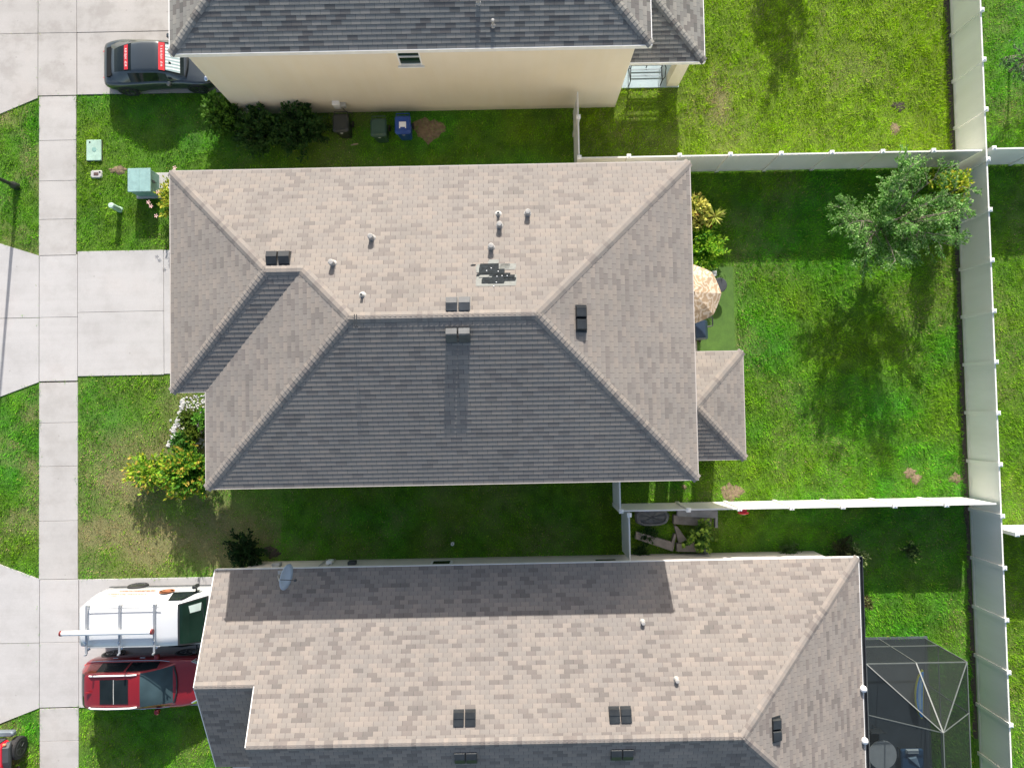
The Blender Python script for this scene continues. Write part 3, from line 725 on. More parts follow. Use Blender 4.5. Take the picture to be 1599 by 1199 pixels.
mb = MB(); mb.add([(-30,-60,.004),(-22.1,-60,.004),(-22.1,60,.004),(-30,60,.004)], [(0,1,2,3)]); mb.build('street', M_ASPH, kind='structure')
mb = MB(); mb.box(-10.1, -12.6, -.02, -9.96, -11.2, .03); mb.build('path', M_CONC, kind='structure')

def blob(c, r, n=22, seed=0, ax=1.):
    rr = random.Random(seed); ph_ = [rr.uniform(0, 6.28) for _ in range(4)]
    return [(c[0]+ax*r*math.cos(t)*(1+.22*math.sin(2*t+ph_[0])+.14*math.sin(5*t+ph_[1])+.1*math.sin(9*t+ph_[2])), c[1]+r*math.sin(t)*(1+.22*math.sin(3*t+ph_[3])+.12*math.sin(7*t+ph_[1]))) for t in [2*math.pi*i/n for i in range(n)]]
BARE = []
def bare(px, py, r, seed, ax=1., m=None, name='bare_soil'):
    c = P(px, py); pl = blob(c, r, 26, seed, ax); BARE.append((pl, .62))
    b = MB(); z = .004
    inner = [(c[0]+(x-c[0])*.6, c[1]+(y-c[1])*.6) for x, y in pl]
    b.add([(x, y, z) for x, y in pl]+[(x, y, z+.03) for x, y in inner]+[(c[0], c[1], z+.045)], [(i, (i+1) % 26, 26+(i+1) % 26, 26+i) for i in range(26)]+[(26+i, 26+(i+1) % 26, 52) for i in range(26)])
    b.build(name, m or M_SOIL, kind='structure')
bare(1421,738,.20,1); bare(1431,747,.20,2); bare(1491,747,.2,3,1.2); bare(1143,768,.34,4,1.1); bare(1403,166,.20,5,1.5,M_MULCH); bare(1398,202,.24,6); bare(670,202,.48,7,1.1)
bare(184,266,.18,8,1.6); bare(1068,760,.1,9); bare(425,862,.22,10,1.5,M_MULCH)
# dark strip along the long fence: its shadow painted in, with some bare dirt
b = MB()
ypt = [(-13+.5*k) for k in range(59)]
l = [(FX-.14-.14*float(vn(3, q, .6, 4)), q, .005) for q in ypt]; r = [(FX-.02, q, .005) for q in ypt]
b.add(l+r, [(i, 59+i, 59+i+1, i+1) for i in range(58)]); b.build('soil_shadow_strip', M_MULCH, kind='structure')

# ---------------- grass blades (nobody could count them)
def inside(px, py, poly):
    r = np.zeros(len(px), bool); j = len(poly)-1
    for i in range(len(poly)):
        xi, yi = poly[i]; xj, yj = poly[j]
        c = ((yi > py) != (yj > py)) & (px < (xj-xi)*(py-yi)/(yj-yi+1e-12)+xi); r ^= c; j = i
    return r
BEDS = [[(-9.62,.95),(-9.05,.95),(-9.05,-2.4),(-11.6,-2.9),(-11.3,-1.7),(-10.1,-.6),(-10.0,.9)]]
def grass():
    n = 980000
    x = rng.uniform(-21.6, 21.5, n); y = rng.uniform(-16.2, 17.6, n)
    jx = x+(vn(x, y, .10, 31)-.5)*.24+(vn(x, y, .4, 33)-.5)*.16+rng.normal(size=n)*.018; jy = y+(vn(x, y, .10, 37)-.5)*.20+rng.normal(size=n)*.018
    k = np.ones(n, bool)
    for p in SL: k &= ~inside(jx, jy, p)
    for p in BEDS: k &= ~inside(jx, jy, p)
    for (a, b_, c, d) in ((-10.1,1.0,5.3,7.1),(-9.05,-2.0,5.3,7.1),(-10.4,11.62,4.24,20),(-10.1,-16,11.46,-5.78),(4.24,12.36,6.76,15.8),(5.3,-1.9,7.9,5.2),(FX-.16,-16,FX+.05,17.6),(11.4,-16,15.6,-9.2)):
        k &= ~((x > a) & (x < c) & (y > b_) & (y < d))
    for p, pr_ in BARE: k &= ~(inside(jx, jy, p) & (rng.random(n) < pr_))
    k &= ~((x > 7.85) & (x < 8.75) & (y > 1.75) & (y < 5.3))          # artificial turf strip
    x, y = x[k], y[k]; n = len(x)
    dens = .72+.5*(fbm(x, y, 1.1, 3)-.5)+.6*(vn(x, y, .22, 5)-.5)
    topy = (y > 9.02) & (x > 2.6) & (x < FX)
    dry = dryness(x, y)
    k = rng.random(n) < np.clip(dens, .35, 1)*(1-.18*dry); x, y, dry = x[k], y[k], dry[k]; topy = topy[k]; n = len(x)
    back = (x > 5) & (x < FX) & (y < 9) & (y > -4)
    g_ = turf(x, y)
    straw = np.array([.52,.42,.22])*(.7+.5*rng.random((n, 1)))
    m = (rng.random(n) < dry*1.05)[:, None]
    c = np.where(m, straw, g_*(.75+.5*rng.random((n, 1))))
    c = np.where((rng.random(n) < .03)[:, None], np.array([.50,.58,.10]), c)
    hgt = (.05+.055*rng.random(n))*np.where(back | topy, 1.25, 1.0)*(.7+.6*vn(x, y, .5, 91))*(1-.4*m[:, 0])
    a = rng.uniform(0, 2*np.pi, n); wd = (.008+.010*rng.random(n))
    fl = (vn(x, y, .45, 95)-.5)*5+rng.normal(size=n)*1.0               # combed, clumpy lean
    ln = hgt*(.35+.75*rng.random(n))
    V = np.zeros((n, 3, 3))
    V[:, 0, 0] = x-np.cos(a)*wd; V[:, 0, 1] = y-np.sin(a)*wd
    V[:, 1, 0] = x+np.cos(a)*wd; V[:, 1, 1] = y+np.sin(a)*wd
    V[:, 2, 0] = x+np.cos(fl)*ln; V[:, 2, 1] = y+np.sin(fl)*ln; V[:, 2, 2] = hgt
    V[:, :2, 2] = -.005
    o = raw_mesh('grass', V.reshape(-1, 3), n, 3, M_GRASS, np.clip(c, .004, 1))
    tag(o, 'short mown grass of the lawns', None, None, 'stuff')
grass()

# ================================================================ VEGETATION
GRN = [(.045,.11,.015),(.07,.16,.02),(.03,.075,.012)]
def bush(name, label, cat, base, R, Hh, nst, lps, size, pal, tip=None, aspect=.5, droop=.1, ell=1.0, up=.6, reach=.4, group=None, lean=(0, 0)):
    t = thing(name, (base[0], base[1], 0), label, cat, group=group)
    st = MB(); pts, dirs, cols = [], [], []
    pal_ = np.array(pal)
    for k in range(nst):
        az = random.uniform(0, 6.283); rr = math.sqrt(random.random())*random.uniform(.75, 1.08)
        hx, hy = R*ell*rr*math.cos(az)+lean[0], R*rr*math.sin(az)+lean[1]
        hz = Hh*(.40+.60*math.sqrt(max(0, 1-min(1, rr)**2)))*random.uniform(.85, 1.1)
        mid = (hx*.35+random.uniform(-.03, .03), hy*.35+random.uniform(-.03, .03), hz*.55)
        if k < 60: st.tube([(hx*.05, hy*.05, -.02), mid, (hx, hy, hz)], [.018, .011, .004], n=5)
        tt = 1-(1-reach)*rng.random(lps)**1.3*0-(1-reach)*rng.random(lps)
        A = np.array([0, 0, 0.]); B = np.array(mid); D = np.array([hx, hy, hz])
        q = ((1-tt)**2)[:, None]*A+(2*tt*(1-tt))[:, None]*B+(tt**2)[:, None]*D
        q += rng.normal(size=(lps, 3))*R*.045
        dv = np.tile((D-B)/np.linalg.norm(D-B), (lps, 1))+rng.normal(size=(lps, 3))*.7
        pts.append(q); dirs.append(dv)
        cb = pal_[rng.integers(0, len(pal_))]*random.uniform(.7, 1.25)
        cc = .55*cb+.45*mixcol(lps, pal)
        if tip is not None:
            m = (tt > .86)[:, None]; cc = np.where(m & (rng.random((lps, 1)) < .75), mixcol(lps, tip), cc)
        cols.append(cc)
    pts = np.concatenate(pts); pts[:, 2] = np.maximum(pts[:, 2], .02)
    leaves('foliage', pts, size, np.clip(np.concatenate(cols), .003, 1), t, aspect, up, np.concatenate(dirs), droop)
    st.build('stem', M_STEM, t, local=True)
    return t

# grey-green feathery tree in the back yard
def feather_tree(base, label, n_limb=13, Rr=2.45, Hc=3.3, leaf=.085, pal=((.17,.25,.13),(.11,.19,.075),(.24,.30,.20),(.07,.13,.05)), ell=1.15, trunk=1.1, sub=10, tw=6, lv=13, off=(0,0), rt=.07):
    t = thing('tree', (base[0], base[1], 0), label, 'tree')
    tr = MB(); tr.tube([(0,0,-.05),(.03,.02,trunk*.5),(0,.03,trunk)], [rt, rt*.8, rt*.6], n=8)
    P_, D_, C_ = [], [], []
    for i in range(n_limb):
        az = 2*math.pi*(i+random.uniform(-.35,.35))/n_limb; L = Rr*random.uniform(.55, 1.08)
        if i % 4 == 3: L *= .4
        e = np.array([L*ell*math.cos(az)+off[0], L*math.sin(az)+off[1], trunk+(Hc-trunk)*random.uniform(.30, 1.0)*(1.15-.60*(L/Rr)**2)])
        a = np.array([0, 0.03, trunk*.85]); m = (a+e)/2+np.array([0, 0, .35])+rng.normal(size=3)*.08
        bz = lambda s: (1-s)**2*a+2*s*(1-s)*m+s*s*e
        tr.tube([tuple(bz(s)) for s in (0, .3, .6, 1)], [rt*.5, rt*.32, rt*.2, .006], n=5)
        for j in range(sub):
            s = .22+.78*(j+random.random())/sub; q = bz(s); d0 = (e-a)/np.linalg.norm(e-a)
            az2 = az+random.choice((-1, 1))*random.uniform(.35, 1.25); l2 = L*.38*(1.15-s*.55)*random.uniform(.6, 1.2)
            q2 = q+np.array([math.cos(az2)*l2, math.sin(az2)*l2, l2*random.uniform(-.15, .45)])
            if random.random() < .8: tr.tube([tuple(q), tuple((q+q2)/2+np.array([0,0,.04])), tuple(q2)], [.012, .008, .003], n=4)
            cb = random.uniform(.75, 1.25)
            for k in range(tw):
                s2 = .15+.85*k/(tw-1); w0 = q+(q2-q)*s2; az3 = az2+random.choice((-1,1))*random.uniform(.3, .9) if k < tw-1 else az2
                l3 = random.uniform(.16, .34); dd = np.array([math.cos(az3), math.sin(az3), random.uniform(-.35, .5)]); dd /= np.linalg.norm(dd)
                u = rng.random(lv)[:, None]; P_.append(w0+dd*u*l3+rng.normal(size=(lv, 3))*.018)
                D_.append(np.tile(dd, (lv, 1))+rng.normal(size=(lv, 3))*.5); C_.append(mixcol(lv, pal)*cb)
    tr.build('trunk', M_BARK, t, local=True)
    leaves('crown', np.concatenate(P_), leaf, np.clip(np.concatenate(C_), .003, 1), t, .48, .5, np.concatenate(D_), .05)
    return t
tb = (13.85, 6.35)
feather_tree(tb, 'grey-green feathery tree in the corner of the middle back yard', n_limb=26, Rr=1.85, Hc=5.0, trunk=1.4, sub=11, lv=17, leaf=.085, off=(.0, .05), pal=((.21,.42,.11),(.14,.33,.06),(.34,.50,.20),(.08,.20,.03)), ell=1.15)
sb = P(1494, 290, 1.8)
bush('shrub', 'bright yellow-green shrub between the grey-green tree and the corner of the fences', 'shrub', (sb[0]-.1, sb[1]), .75, 2.4, 60, 42, .13,
     [(.16,.34,.02),(.24,.42,.03),(.08,.2,.02)], [(.50,.50,.05),(.38,.46,.04)], aspect=.6)
tb2 = (19.75, 12.75)
feather_tree(tb2, 'slender tree with a dark shadow at the right frame edge, beyond the long fence', n_limb=8, Rr=1.25, Hc=2.8, trunk=1.2, pal=((.05,.11,.04),(.09,.16,.06),(.12,.18,.10)), sub=7, tw=5, lv=10, rt=.05)
tb3 = (11.1, 19.8)
tt_ = feather_tree(tb3, 'tree above the top frame edge whose long shadow lies on the top lawn', n_limb=14, Rr=.85, Hc=4.3, trunk=.9, pal=((.05,.12,.03),(.09,.17,.04)), sub=9, tw=6, lv=12, leaf=.12)
# hedge against the cream wall
for (px, py, r, h, lab, pal) in ((352,184,1.0,1.25,'bright green leafy shrub at the front corner of the cream house wall',[(.08,.19,.02),(.12,.25,.03),(.05,.12,.02)]),
        (408,206,1.15,1.2,'dark green shrub, middle one of the three along the cream wall',[(.045,.11,.025),(.07,.15,.03),(.03,.07,.02)]),
        (472,204,1.2,1.3,'largest dark green shrub along the cream wall, next to the black bin',[(.04,.10,.025),(.06,.13,.028),(.025,.065,.018)])):
    q = P(px, py, .5); bush('shrub', lab, 'shrub', (q[0], q[1]-.0), r, h, 84, 50, .13, pal, aspect=.65, group='shrubs along the cream house wall')
# yellow flowering shrub half under the eave
q = P(262, 314, .7)
t = bush('shrub', 'yellow-green flowering shrub sticking out from under the left roof edge, beside the utility cabinet', 'shrub', (q[0]+.25, q[1]+.1), .95, 1.0, 60, 40, .12,
     [(.20,.34,.03),(.34,.44,.04),(.12,.24,.02)], [(.55,.52,.06),(.40,.48,.05)], aspect=.55, ell=.85)
fl = MB()
for px, py in ((232,316),(236,322),(244,337),(273,262),(247,300)):
    a = P(px, py, .95); 
    for k in range(5):
        an = 1.256*k; fl.add([(a[0],a[1],a[2]),(a[0]+.06*math.cos(an-.4),a[1]+.06*math.sin(an-.4),a[2]+.02),(a[0]+.09*math.cos(an),a[1]+.09*math.sin(an),a[2]+.01),(a[0]+.06*math.cos(an+.4),a[1]+.06*math.sin(an+.4),a[2]+.02)], [(0,1,2,3)])
fl.build('flower', plain('pink_petal', (.75,.48,.45), .6), t)
# front bed of the middle house
b = MB(); b.add([(x, y, .008) for x, y in [(-9.62,.95),(-9.05,.95),(-9.05,-2.4),(-11.3,-2.7),(-11.1,-1.7),(-10.15,-.6),(-10.05,.9)]], [tuple(range(7))]); b.build('garden_bed', M_MULCH, kind='structure', label='dark planting bed in front of the middle house')
M_STONE = plain('white_stone', (.50,.49,.485), .85, var=.25, scale=8, bump=.6)
def stone(x, y, z, r, seed):
    rr = random.Random(seed); rings = []
    for j in range(4):
        ph_ = (.15, .75, .95, .35)[j]; zz = (-.1, .25, .6, .9)[j]
        rings.append([(x+r*ph_*math.cos(6.283*k/7)*(1+rr.uniform(-.25,.25)), y+r*ph_*math.sin(6.283*k/7)*(1+rr.uniform(-.25,.25)), z+r*zz*.8) for k in range(7)])
    return rings
edge = [(286,621),(285,630),(284,638),(279,645),(278,652),(276,660),(271,668),(272,675),(269,683),(265,690),(262,697)]
m = MB()
for k in range(70):
    i = random.randint(0, len(edge)-2); f = random.random(); px = edge[i][0]*(1-f)+edge[i+1][0]*f; py = edge[i][1]*(1-f)+edge[i+1][1]*f
    a = P(px, py, .05); m.rings(stone(a[0]+random.uniform(-.06, .06), a[1]+random.uniform(-.05, .05), 0, random.uniform(.04, .085), k+500))
for k in range(260):
    px, py = random.uniform(290, 322), random.uniform(616, 700)
    if random.random() < .25: px, py = random.uniform(266, 290), random.uniform(655, 700)
    a = P(px, py); m.rings(stone(a[0], a[1], 0, random.uniform(.025, .05), k))
o = m.build('gravel', M_STONE, kind='stuff', label='white gravel between the front garden shrubs')
for (px, py, r, h, lab, pal, tip) in ((290,653,.42,.75,'upper of the two small round shrubs in the front planting bed',[(.10,.17,.02),(.06,.12,.02),(.16,.24,.03)],None),
        (297,677,.44,.75,'lower of the two small round shrubs in the front planting bed',[(.13,.19,.02),(.08,.13,.02),(.18,.25,.03)],None)):
    q = P(px, py, h*.8); bush('shrub', lab, 'shrub', (q[0], q[1]), r, h, 46, 40, .07, pal, tip, aspect=.7, group='front garden shrubs')
q = P(316, 655, .6); bush('shrub', 'bright green bushy plant tucked under the roof edge of the front planting bed', 'shrub', (q[0], q[1]), .5, .8, 44, 34, .10, [(.12,.34,.04),(.18,.42,.05),(.08,.22,.03)], group='front garden shrubs')
q = P(285, 690, .5); bush('shrub', 'mid green shrub directly above the large croton at the bottom of the front bed', 'shrub', (q[0], q[1]), .55, .8, 50, 34, .11, [(.08,.24,.03),(.12,.30,.04),(.05,.15,.03)], group='front garden shrubs')
q = P(298, 735, .8)
bush('croton', 'large croton with yellow-orange leaf tips spilling over the front lawn', 'shrub', (q[0]+.1, q[1]-.05), 1.15, 1.85, 95, 46, .15,
     [(.08,.24,.025),(.15,.36,.03),(.05,.15,.018)], [(.34,.52,.04),(.50,.56,.05),(.20,.42,.04),(.16,.36,.03),(.50,.36,.06)], aspect=.5, ell=1.1)
q = P(226, 737, .7)
bush('croton', 'low spreading croton with red and orange tips at the left end of the large croton', 'shrub', (q[0]+.25, q[1]), .85, 1.05, 60, 34, .15,
     [(.16,.36,.03),(.30,.50,.04)], [(.60,.58,.06),(.60,.42,.10),(.44,.58,.05),(.35,.55,.05)], aspect=.45, ell=1.5)
q = P(384, 858, .5); bush('shrub', 'very dark shrub beside the upper left end of the lower house wall', 'shrub', (q[0], q[1]), .85, 1.1, 64, 46, .11, [(.02,.055,.018),(.03,.075,.02),(.012,.035,.012)], aspect=.6)
# rear bed plants
q = P(1084, 330, 1.2); bush('croton', 'yellow variegated croton at the rear wall of the middle house', 'shrub', (q[0], q[1]), .75, 1.6, 64, 34, .15, [(.34,.40,.06),(.48,.48,.10),(.16,.26,.04),(.25,.12,.04)], [(.70,.66,.16),(.60,.58,.12)], aspect=.6)
q = P(1102, 385, .9); bush('shrub', 'bright lime-green shrub above the patio umbrella', 'shrub', (q[0]-.05, q[1]), .95, 1.35, 62, 40, .15, [(.12,.34,.02),(.20,.46,.03),(.06,.19,.015)], [(.34,.55,.04)], aspect=.45, ell=1.0)
# spiky rosette
q = P(1118, 337, 1.1)
t = thing('spiky_plant', (q[0], q[1], 0), 'spiky yellow-green rosette plant between the croton and the dark lawn', 'plant')
m = MB(); m.tube([(0,0,0),(.02,0,.5),(0,0,1.0)], [.035,.03,.03], n=6); m.build('stem', M_BARK, t, local=True)
P_, D_, S_ = [], [], []
for k in range(46):
    an = random.uniform(0, 6.283); el = random.uniform(-.1, 1.0); P_.append((0, 0, 1.0)); D_.append((math.cos(an)*math.cos(el)*3, math.sin(an)*math.cos(el)*3, math.sin(el)*3)); S_.append(random.uniform(.38, .55))
leaves('foliage', np.array(P_), np.array(S_), mixcol(46, [(.40,.46,.08),(.26,.38,.05),(.55,.55,.16)]), t, .12, .8, np.array(D_), 0)
q = P(1108, 345, .5)
t = thing('bromeliad', (q[0], q[1], 0), 'dark red bromeliad below the spiky rosette plant', 'plant')
leaves('foliage', np.zeros((34, 3))+np.array([0,0,.45]), .34, mixcol(34, [(.30,.03,.02),(.42,.10,.03),(.20,.02,.02)]), t, .22, .8, np.array([(math.cos(a)*2.2, math.sin(a)*2.2, .9) for a in np.linspace(0, 19, 34)]), 0)
MB().tube([(0,0,0),(0,0,.45)], .02, n=5).build('stem', M_STEM, t, local=True)
# lower yard plants
for (px, py, r, h, lab, pal, tip, nst) in ((1092,838,.75,.9,'broad-leaved green shrub growing over the stacked grey boards',[(.09,.20,.04),(.14,.27,.05),(.05,.12,.03)],[(.26,.40,.06)],26),
        (1318,858,.65,.8,'olive brown bush just above the upper right corner of the lower roof',[(.07,.08,.03),(.10,.11,.04),(.04,.05,.02)],None,50),
        (1338,872,.5,.9,'pale variegated plant poking out at the upper right corner of the lower roof',[(.16,.26,.06),(.30,.38,.14),(.08,.16,.04)],[(.45,.5,.2)],30),
        (1352,942,.33,.6,'small round variegated shrub at the right eave of the lower roof',[(.14,.2,.05),(.25,.3,.1),(.10,.06,.04)],None,36),
        (1425,862,.42,.7,'small sapling standing alone in the shaded lower yard',[(.05,.10,.03),(.09,.16,.05)],[(.3,.4,.1)],18),
        (1235,862,.45,.5,'tuft of tall grassy weeds along the low house wall',[(.07,.15,.04),(.11,.19,.06)],None,40),
        (1012,836,.42,.25,'patch of dark weeds between the covered tub and the long grey board',[(.03,.08,.02),(.05,.12,.03)],None,50),
        (1000,866,.38,.22,'patch of dark weeds below the long grey board',[(.03,.07,.02),(.05,.11,.03)],None,40)):
    q = P(px, py, h*.7); bush('shrub', lab, 'shrub', (q[0], q[1]), r, h, nst, 30, .14 if nst == 26 else .09, pal, tip, aspect=.75 if nst == 26 else .4)

# ================================================================ SMALL THINGS OF THE FRONT LAWN
q = P(147, 235, .05)
t = thing('utility_vault', (q[0], q[1], 0), 'flat pale green rectangular vault lid in the upper front lawn', 'utility box')
m = MB(); m.rbox(-.31, -.43, 0, .31, .43, .035, .02); m.build('frame', M_MULCH, t, local=True)
m = MB(); m.rbox(-.29, -.41, .03, .29, .41, .085, .02); m.build('lid', M_PALEGREEN, t, local=True)
m = MB(); m.lathe([(0, .086), (.09, .086), (.085, .092), (0, .092)], (.02, .02, 0), n=20); m.build('emblem', M_GREENBOX, t, local=True)
m = MB(); m.lathe([(.0, .086), (.035, .086), (.035, .09), (0, .09)], (-.15, .31, 0), n=10); m.build('lift_hole', M_BLACK, t, local=True)
q = P(150, 272, .05)
t = thing('meter_box', (q[0], q[1], 0), 'small pale concrete meter box with a brown lid below the green vault lid', 'utility box')
m = MB(); m.rbox(-.23, -.16, 0, .23, .16, .06, .05); m.build('collar', M_CONC, t, local=True)
m = MB(); m.rbox(-.09, -.06, .058, .10, .06, .07, .01); m.build('lid', plain('brown_iron', (.10,.06,.05), .6), t, local=True)
m = MB(); m.lathe([(0, .06), (.04, .06), (.035, .068), (0, .068)], (.15, .07, 0), n=10); m.build('plug', M_BLACK, t, local=True)
# transformer cabinet
a = P(199, 263, .80); b_ = P(235, 299, .80)
cx, cy = (a[0]+b_[0])/2, (a[1]+b_[1])/2; hw, hh = abs(b_[0]-a[0])/2, abs(a[1]-b_[1])/2
t = thing('transformer_cabinet', (cx, cy, 0), 'square green metal transformer cabinet on a concrete pad beside the yellow shrub', 'utility box')
m = MB(); m.rbox(-hw-.05, -hh-.04, -.02, hw+.55, hh+.06, .07, .015); m.build('pad', M_CONC, t, local=True)
m = MB(); m.rbox(-hw+.02, -hh+.04, .07, hw-.03, hh-.03, .74, .02); m.build('cabinet', M_GREENBOX, t, local=True)
m = MB(); m.rbox(-hw, -hh, .742, hw, hh, .80, .015); m.box(-.012, -hh+.03, .80, .012, hh-.03, .812); m.build('lid', plain('cabinet_lid_green', (.27,.43,.41), .45, var=.12, scale=7), t, local=True)
m = MB(); m.box(hw-.03, -.03, .45, hw+.0, .05, .6); m.box(hw-.03, .02, .3, hw-.015, .04, .7); m.build('latch', M_DARKGREY, t, local=True)
# green pedestal
q = P(188, 328, 0)
t = thing('utility_pedestal', (q[0], q[1], 0), 'slim pale green cylindrical pedestal standing in the front lawn', 'utility post')
m = MB(); m.lathe([(.115, -.02), (.115, .10), (.10, .12), (.10, .58)], n=20); m.build('body', M_PALEGREEN, t, local=True, smooth=False)
m = MB(); m.lathe([(.108, .58), (.11, .64), (.095, .675), (0, .685)], n=20); m.build('cap', plain('pale_cap_green', (.50,.66,.54), .5, var=.08), t, local=True)
# tiny pipes and stakes
for px, py, lab in ((707, 848, 'small white clean-out pipe standing in the shaded side lawn'), (408, 862, 'tiny white pipe beside the very dark shrub'), (157, 303, 'little dark valve cover in the upper front lawn')):
    q = P(px, py); wht = 'dark' not in lab
    t = thing('pipe_stub' if wht else 'valve_cover', (q[0], q[1], 0), lab, 'pipe' if wht else 'valve cover')
    m = MB(); r = .065 if px == 707 else .035
    m.lathe([(r, -.02), (r, .18 if wht else .03), (r*.7, .18 if wht else .03), (r*.7, .1 if wht else .02), (0, .1 if wht else .02)], n=14); m.build('tube', M_WHITE if wht else M_BLACK, t, local=True)
    m = MB(); m.lathe([(0, .1 if wht else .02), (r*.35, .1 if wht else .02), (r*.3, .16 if wht else .035), (0, .16 if wht else .035)], n=8); m.build('plug', M_PIPE, t, local=True)
# street lamp
t = thing('street_lamp', (-19.18, 8.93, 0), 'dark street lamp post at the left frame edge, with its thin shadow on the apron', 'street lamp')
m = MB(); m.lathe([(.14,-.02),(.14,.25),(.10,.35),(.07,.45),(.055,3),(.045,5.2)], n=14); m.build('post', M_BLACK, t, local=True)
m = MB(); m.lathe([(.05,5.2),(.16,5.28),(.20,5.34),(.20,5.36),(.17,5.36)], n=12); m.build('bracket', M_BLACK, t, local=True)
m = MB(); m.lathe([(.15,5.36),(.18,5.7),(.12,5.85),(0,5.88)], n=12); m.build('globe', plain('frosted_glass', (.7,.7,.68), .3), t, local=True)
m = MB(); m.lathe([(.22,5.8),(.16,5.92),(.05,6.02),(0,6.1)], n=12); m.build('cap', M_BLACK, t, local=True)

# ================================================================ WHEELED BINS AND OTHER THINGS BY THE CREAM WALL
def bin_(px, py, label, mat, sticker=False, ang=0., z=1.0):
    q = P(px, py, z); t = thing('wheeled_bin', (q[0], q[1], 0), label, 'bin', rz=ang, group='wheeled bins')
    m = MB()
    def rr(hx, y0, y1, zz, c=.05): return [(-hx+c,y0,zz),(hx-c,y0,zz),(hx,y0+c,zz),(hx,y1-c,zz),(hx-c,y1,zz),(-hx+c,y1,zz),(-hx,y1-c,zz),(-hx,y0+c,zz)]
    m.rings([rr(.22,-.26,.24,.04), rr(.27,-.35,.30,.92), rr(.295,-.37,.32,.94), rr(.295,-.37,.32,.98)]); m.build('body', mat, t, local=True)
    m = MB(); m.rings([rr(.30,-.385,.31,.985,.07), rr(.30,-.385,.31,1.01,.07), rr(.25,-.32,.24,1.07,.08)])
    m.box(-.20,-.27,1.066,.20,-.22,1.085); m.build('lid', mat, t, local=True)
    m = MB(); m.tube([(-.25,.33,.95),(-.25,.41,.97),(.25,.41,.97),(.25,.33,.95)], .018); m.build('handle', mat, t, local=True)
    for s in (-1, 1):
        m = MB(); m.cyl((s*.24,.27,.12),(s*.30,.27,.12),.12,n=16); m.build('wheel', M_RUBBER, t, local=True)
    m = MB(); m.box(-.03,-.392,.88,.06,-.386,.93); m.build('label_plate', M_WHITE, t, local=True)
    if sticker:
        m = MB(); m.box(-.13,-.14,1.071,.13,.06,1.075); m.box(-.13,-.19,1.071,-.09,-.14,1.075); m.box(.09,-.19,1.071,.13,-.14,1.075); m.build('marking', M_WHITE, t, local=True)
    return t
bin_(532, 191, 'nearly black wheeled bin next to the dark shrub, below two wall boxes', plain('black_bin', (.022,.026,.024), .45, var=.15))
bin_(591, 198, 'dark green wheeled bin left of the blue one', plain('green_bin', (.030,.075,.052), .45, var=.12))
bin_(629, 194, 'blue wheeled bin with a white marking on its lid', plain('blue_bin', (.012,.06,.28), .4, var=.1), True)
for px, py, sz, m_, lab in ((526,165,(.26,.16,.36),M_FASCIA,'white meter box on the cream wall above the black bin'),(535,166,(.26,.14,.22),M_PIPE,'grey service box on the cream wall, right of the white meter box'),(398,175,(.5,.10,.12),M_FASCIA,'small white wall fitting above the middle dark shrub')):
    x, _, z = PY(px, py, YW-.1)
    t = thing('wall_box', (x, YW-.001, z), lab, 'meter box')
    m = MB(); m.rbox(-sz[0]/2, -sz[1], -sz[2]/2, sz[0]/2, 0, sz[2]/2-.0, .02); m.build('case', m_, t, local=True)
    m = MB(); m.rbox(-sz[0]/2-.01, -sz[1]-.01, sz[2]/2, sz[0]/2+.01, -.0, sz[2]/2+.025, .008); m.build('cover', m_, t, local=True)
x, _, z = PY(541, 175, YW-.04)
m = MB(); m.tube([(x-.08, YW-.03, z+.35), (x, YW-.05, z), (x+.22, YW-.06, .05)], .014); m.build('hose', M_BLACK, label='thin black pipe running down the cream wall beside the grey service box', category='pipe')
q = P(554, 227); m = MB(); m.tube([(q[0]-.14, q[1]-.02, .05), (q[0], q[1]+.01, .07), (q[0]+.14, q[1]+.03, .05)], [.02, .035, .025], n=6)
m.build('wood_scrap', plain('pale_wood', (.36,.28,.2), .8), label='short scrap of pale wood lying on the grass below the black bin', category='wood scrap')

# patio bench (black frame) on the side porch
x0, y0_, _ = P(982, 139, .05); x1 = P(1031, 139, .05)[0]
t = thing('patio_bench', ((x0+x1)/2, 12.75, .055), 'black metal patio bench with pale slats on the side porch of the cream house', 'bench')
hw = (x1-x0)/2
for sgn in (-1, 1):
    m = MB(); m.tube([(sgn*hw,-.32,0),(sgn*hw,-.30,.42),(sgn*(hw-.02),.18,.40),(sgn*hw,.30,.98)], .02)
    m.tube([(sgn*(hw),-.30,.40),(sgn*(hw+.06),-.28,.62),(sgn*(hw+.10),.05,.66),(sgn*(hw+.02),.26,.68)], .018)
    m.tube([(sgn*(hw-.02),.2,.4),(sgn*hw,.34,0)], .018); m.build('arm_frame', M_BLACK, t, local=True)
m = MB()
for k in range(4): m.box(-hw+.03, -.27+.12*k, .41, hw-.03, -.215+.12*k, .43)
m.build('seat', plain('slat_grey', (.30,.36,.40), .6), t, local=True)
m = MB()
for z in (.52, .66, .80, .94): m.box(-hw+.03, .20+.14*(z-.4), z, hw-.03, .22+.14*(z-.4), z+.05)
m.box(-.02,.19,.4,.02,.21,.98); m.build('backrest', M_BLACK, t, local=True)

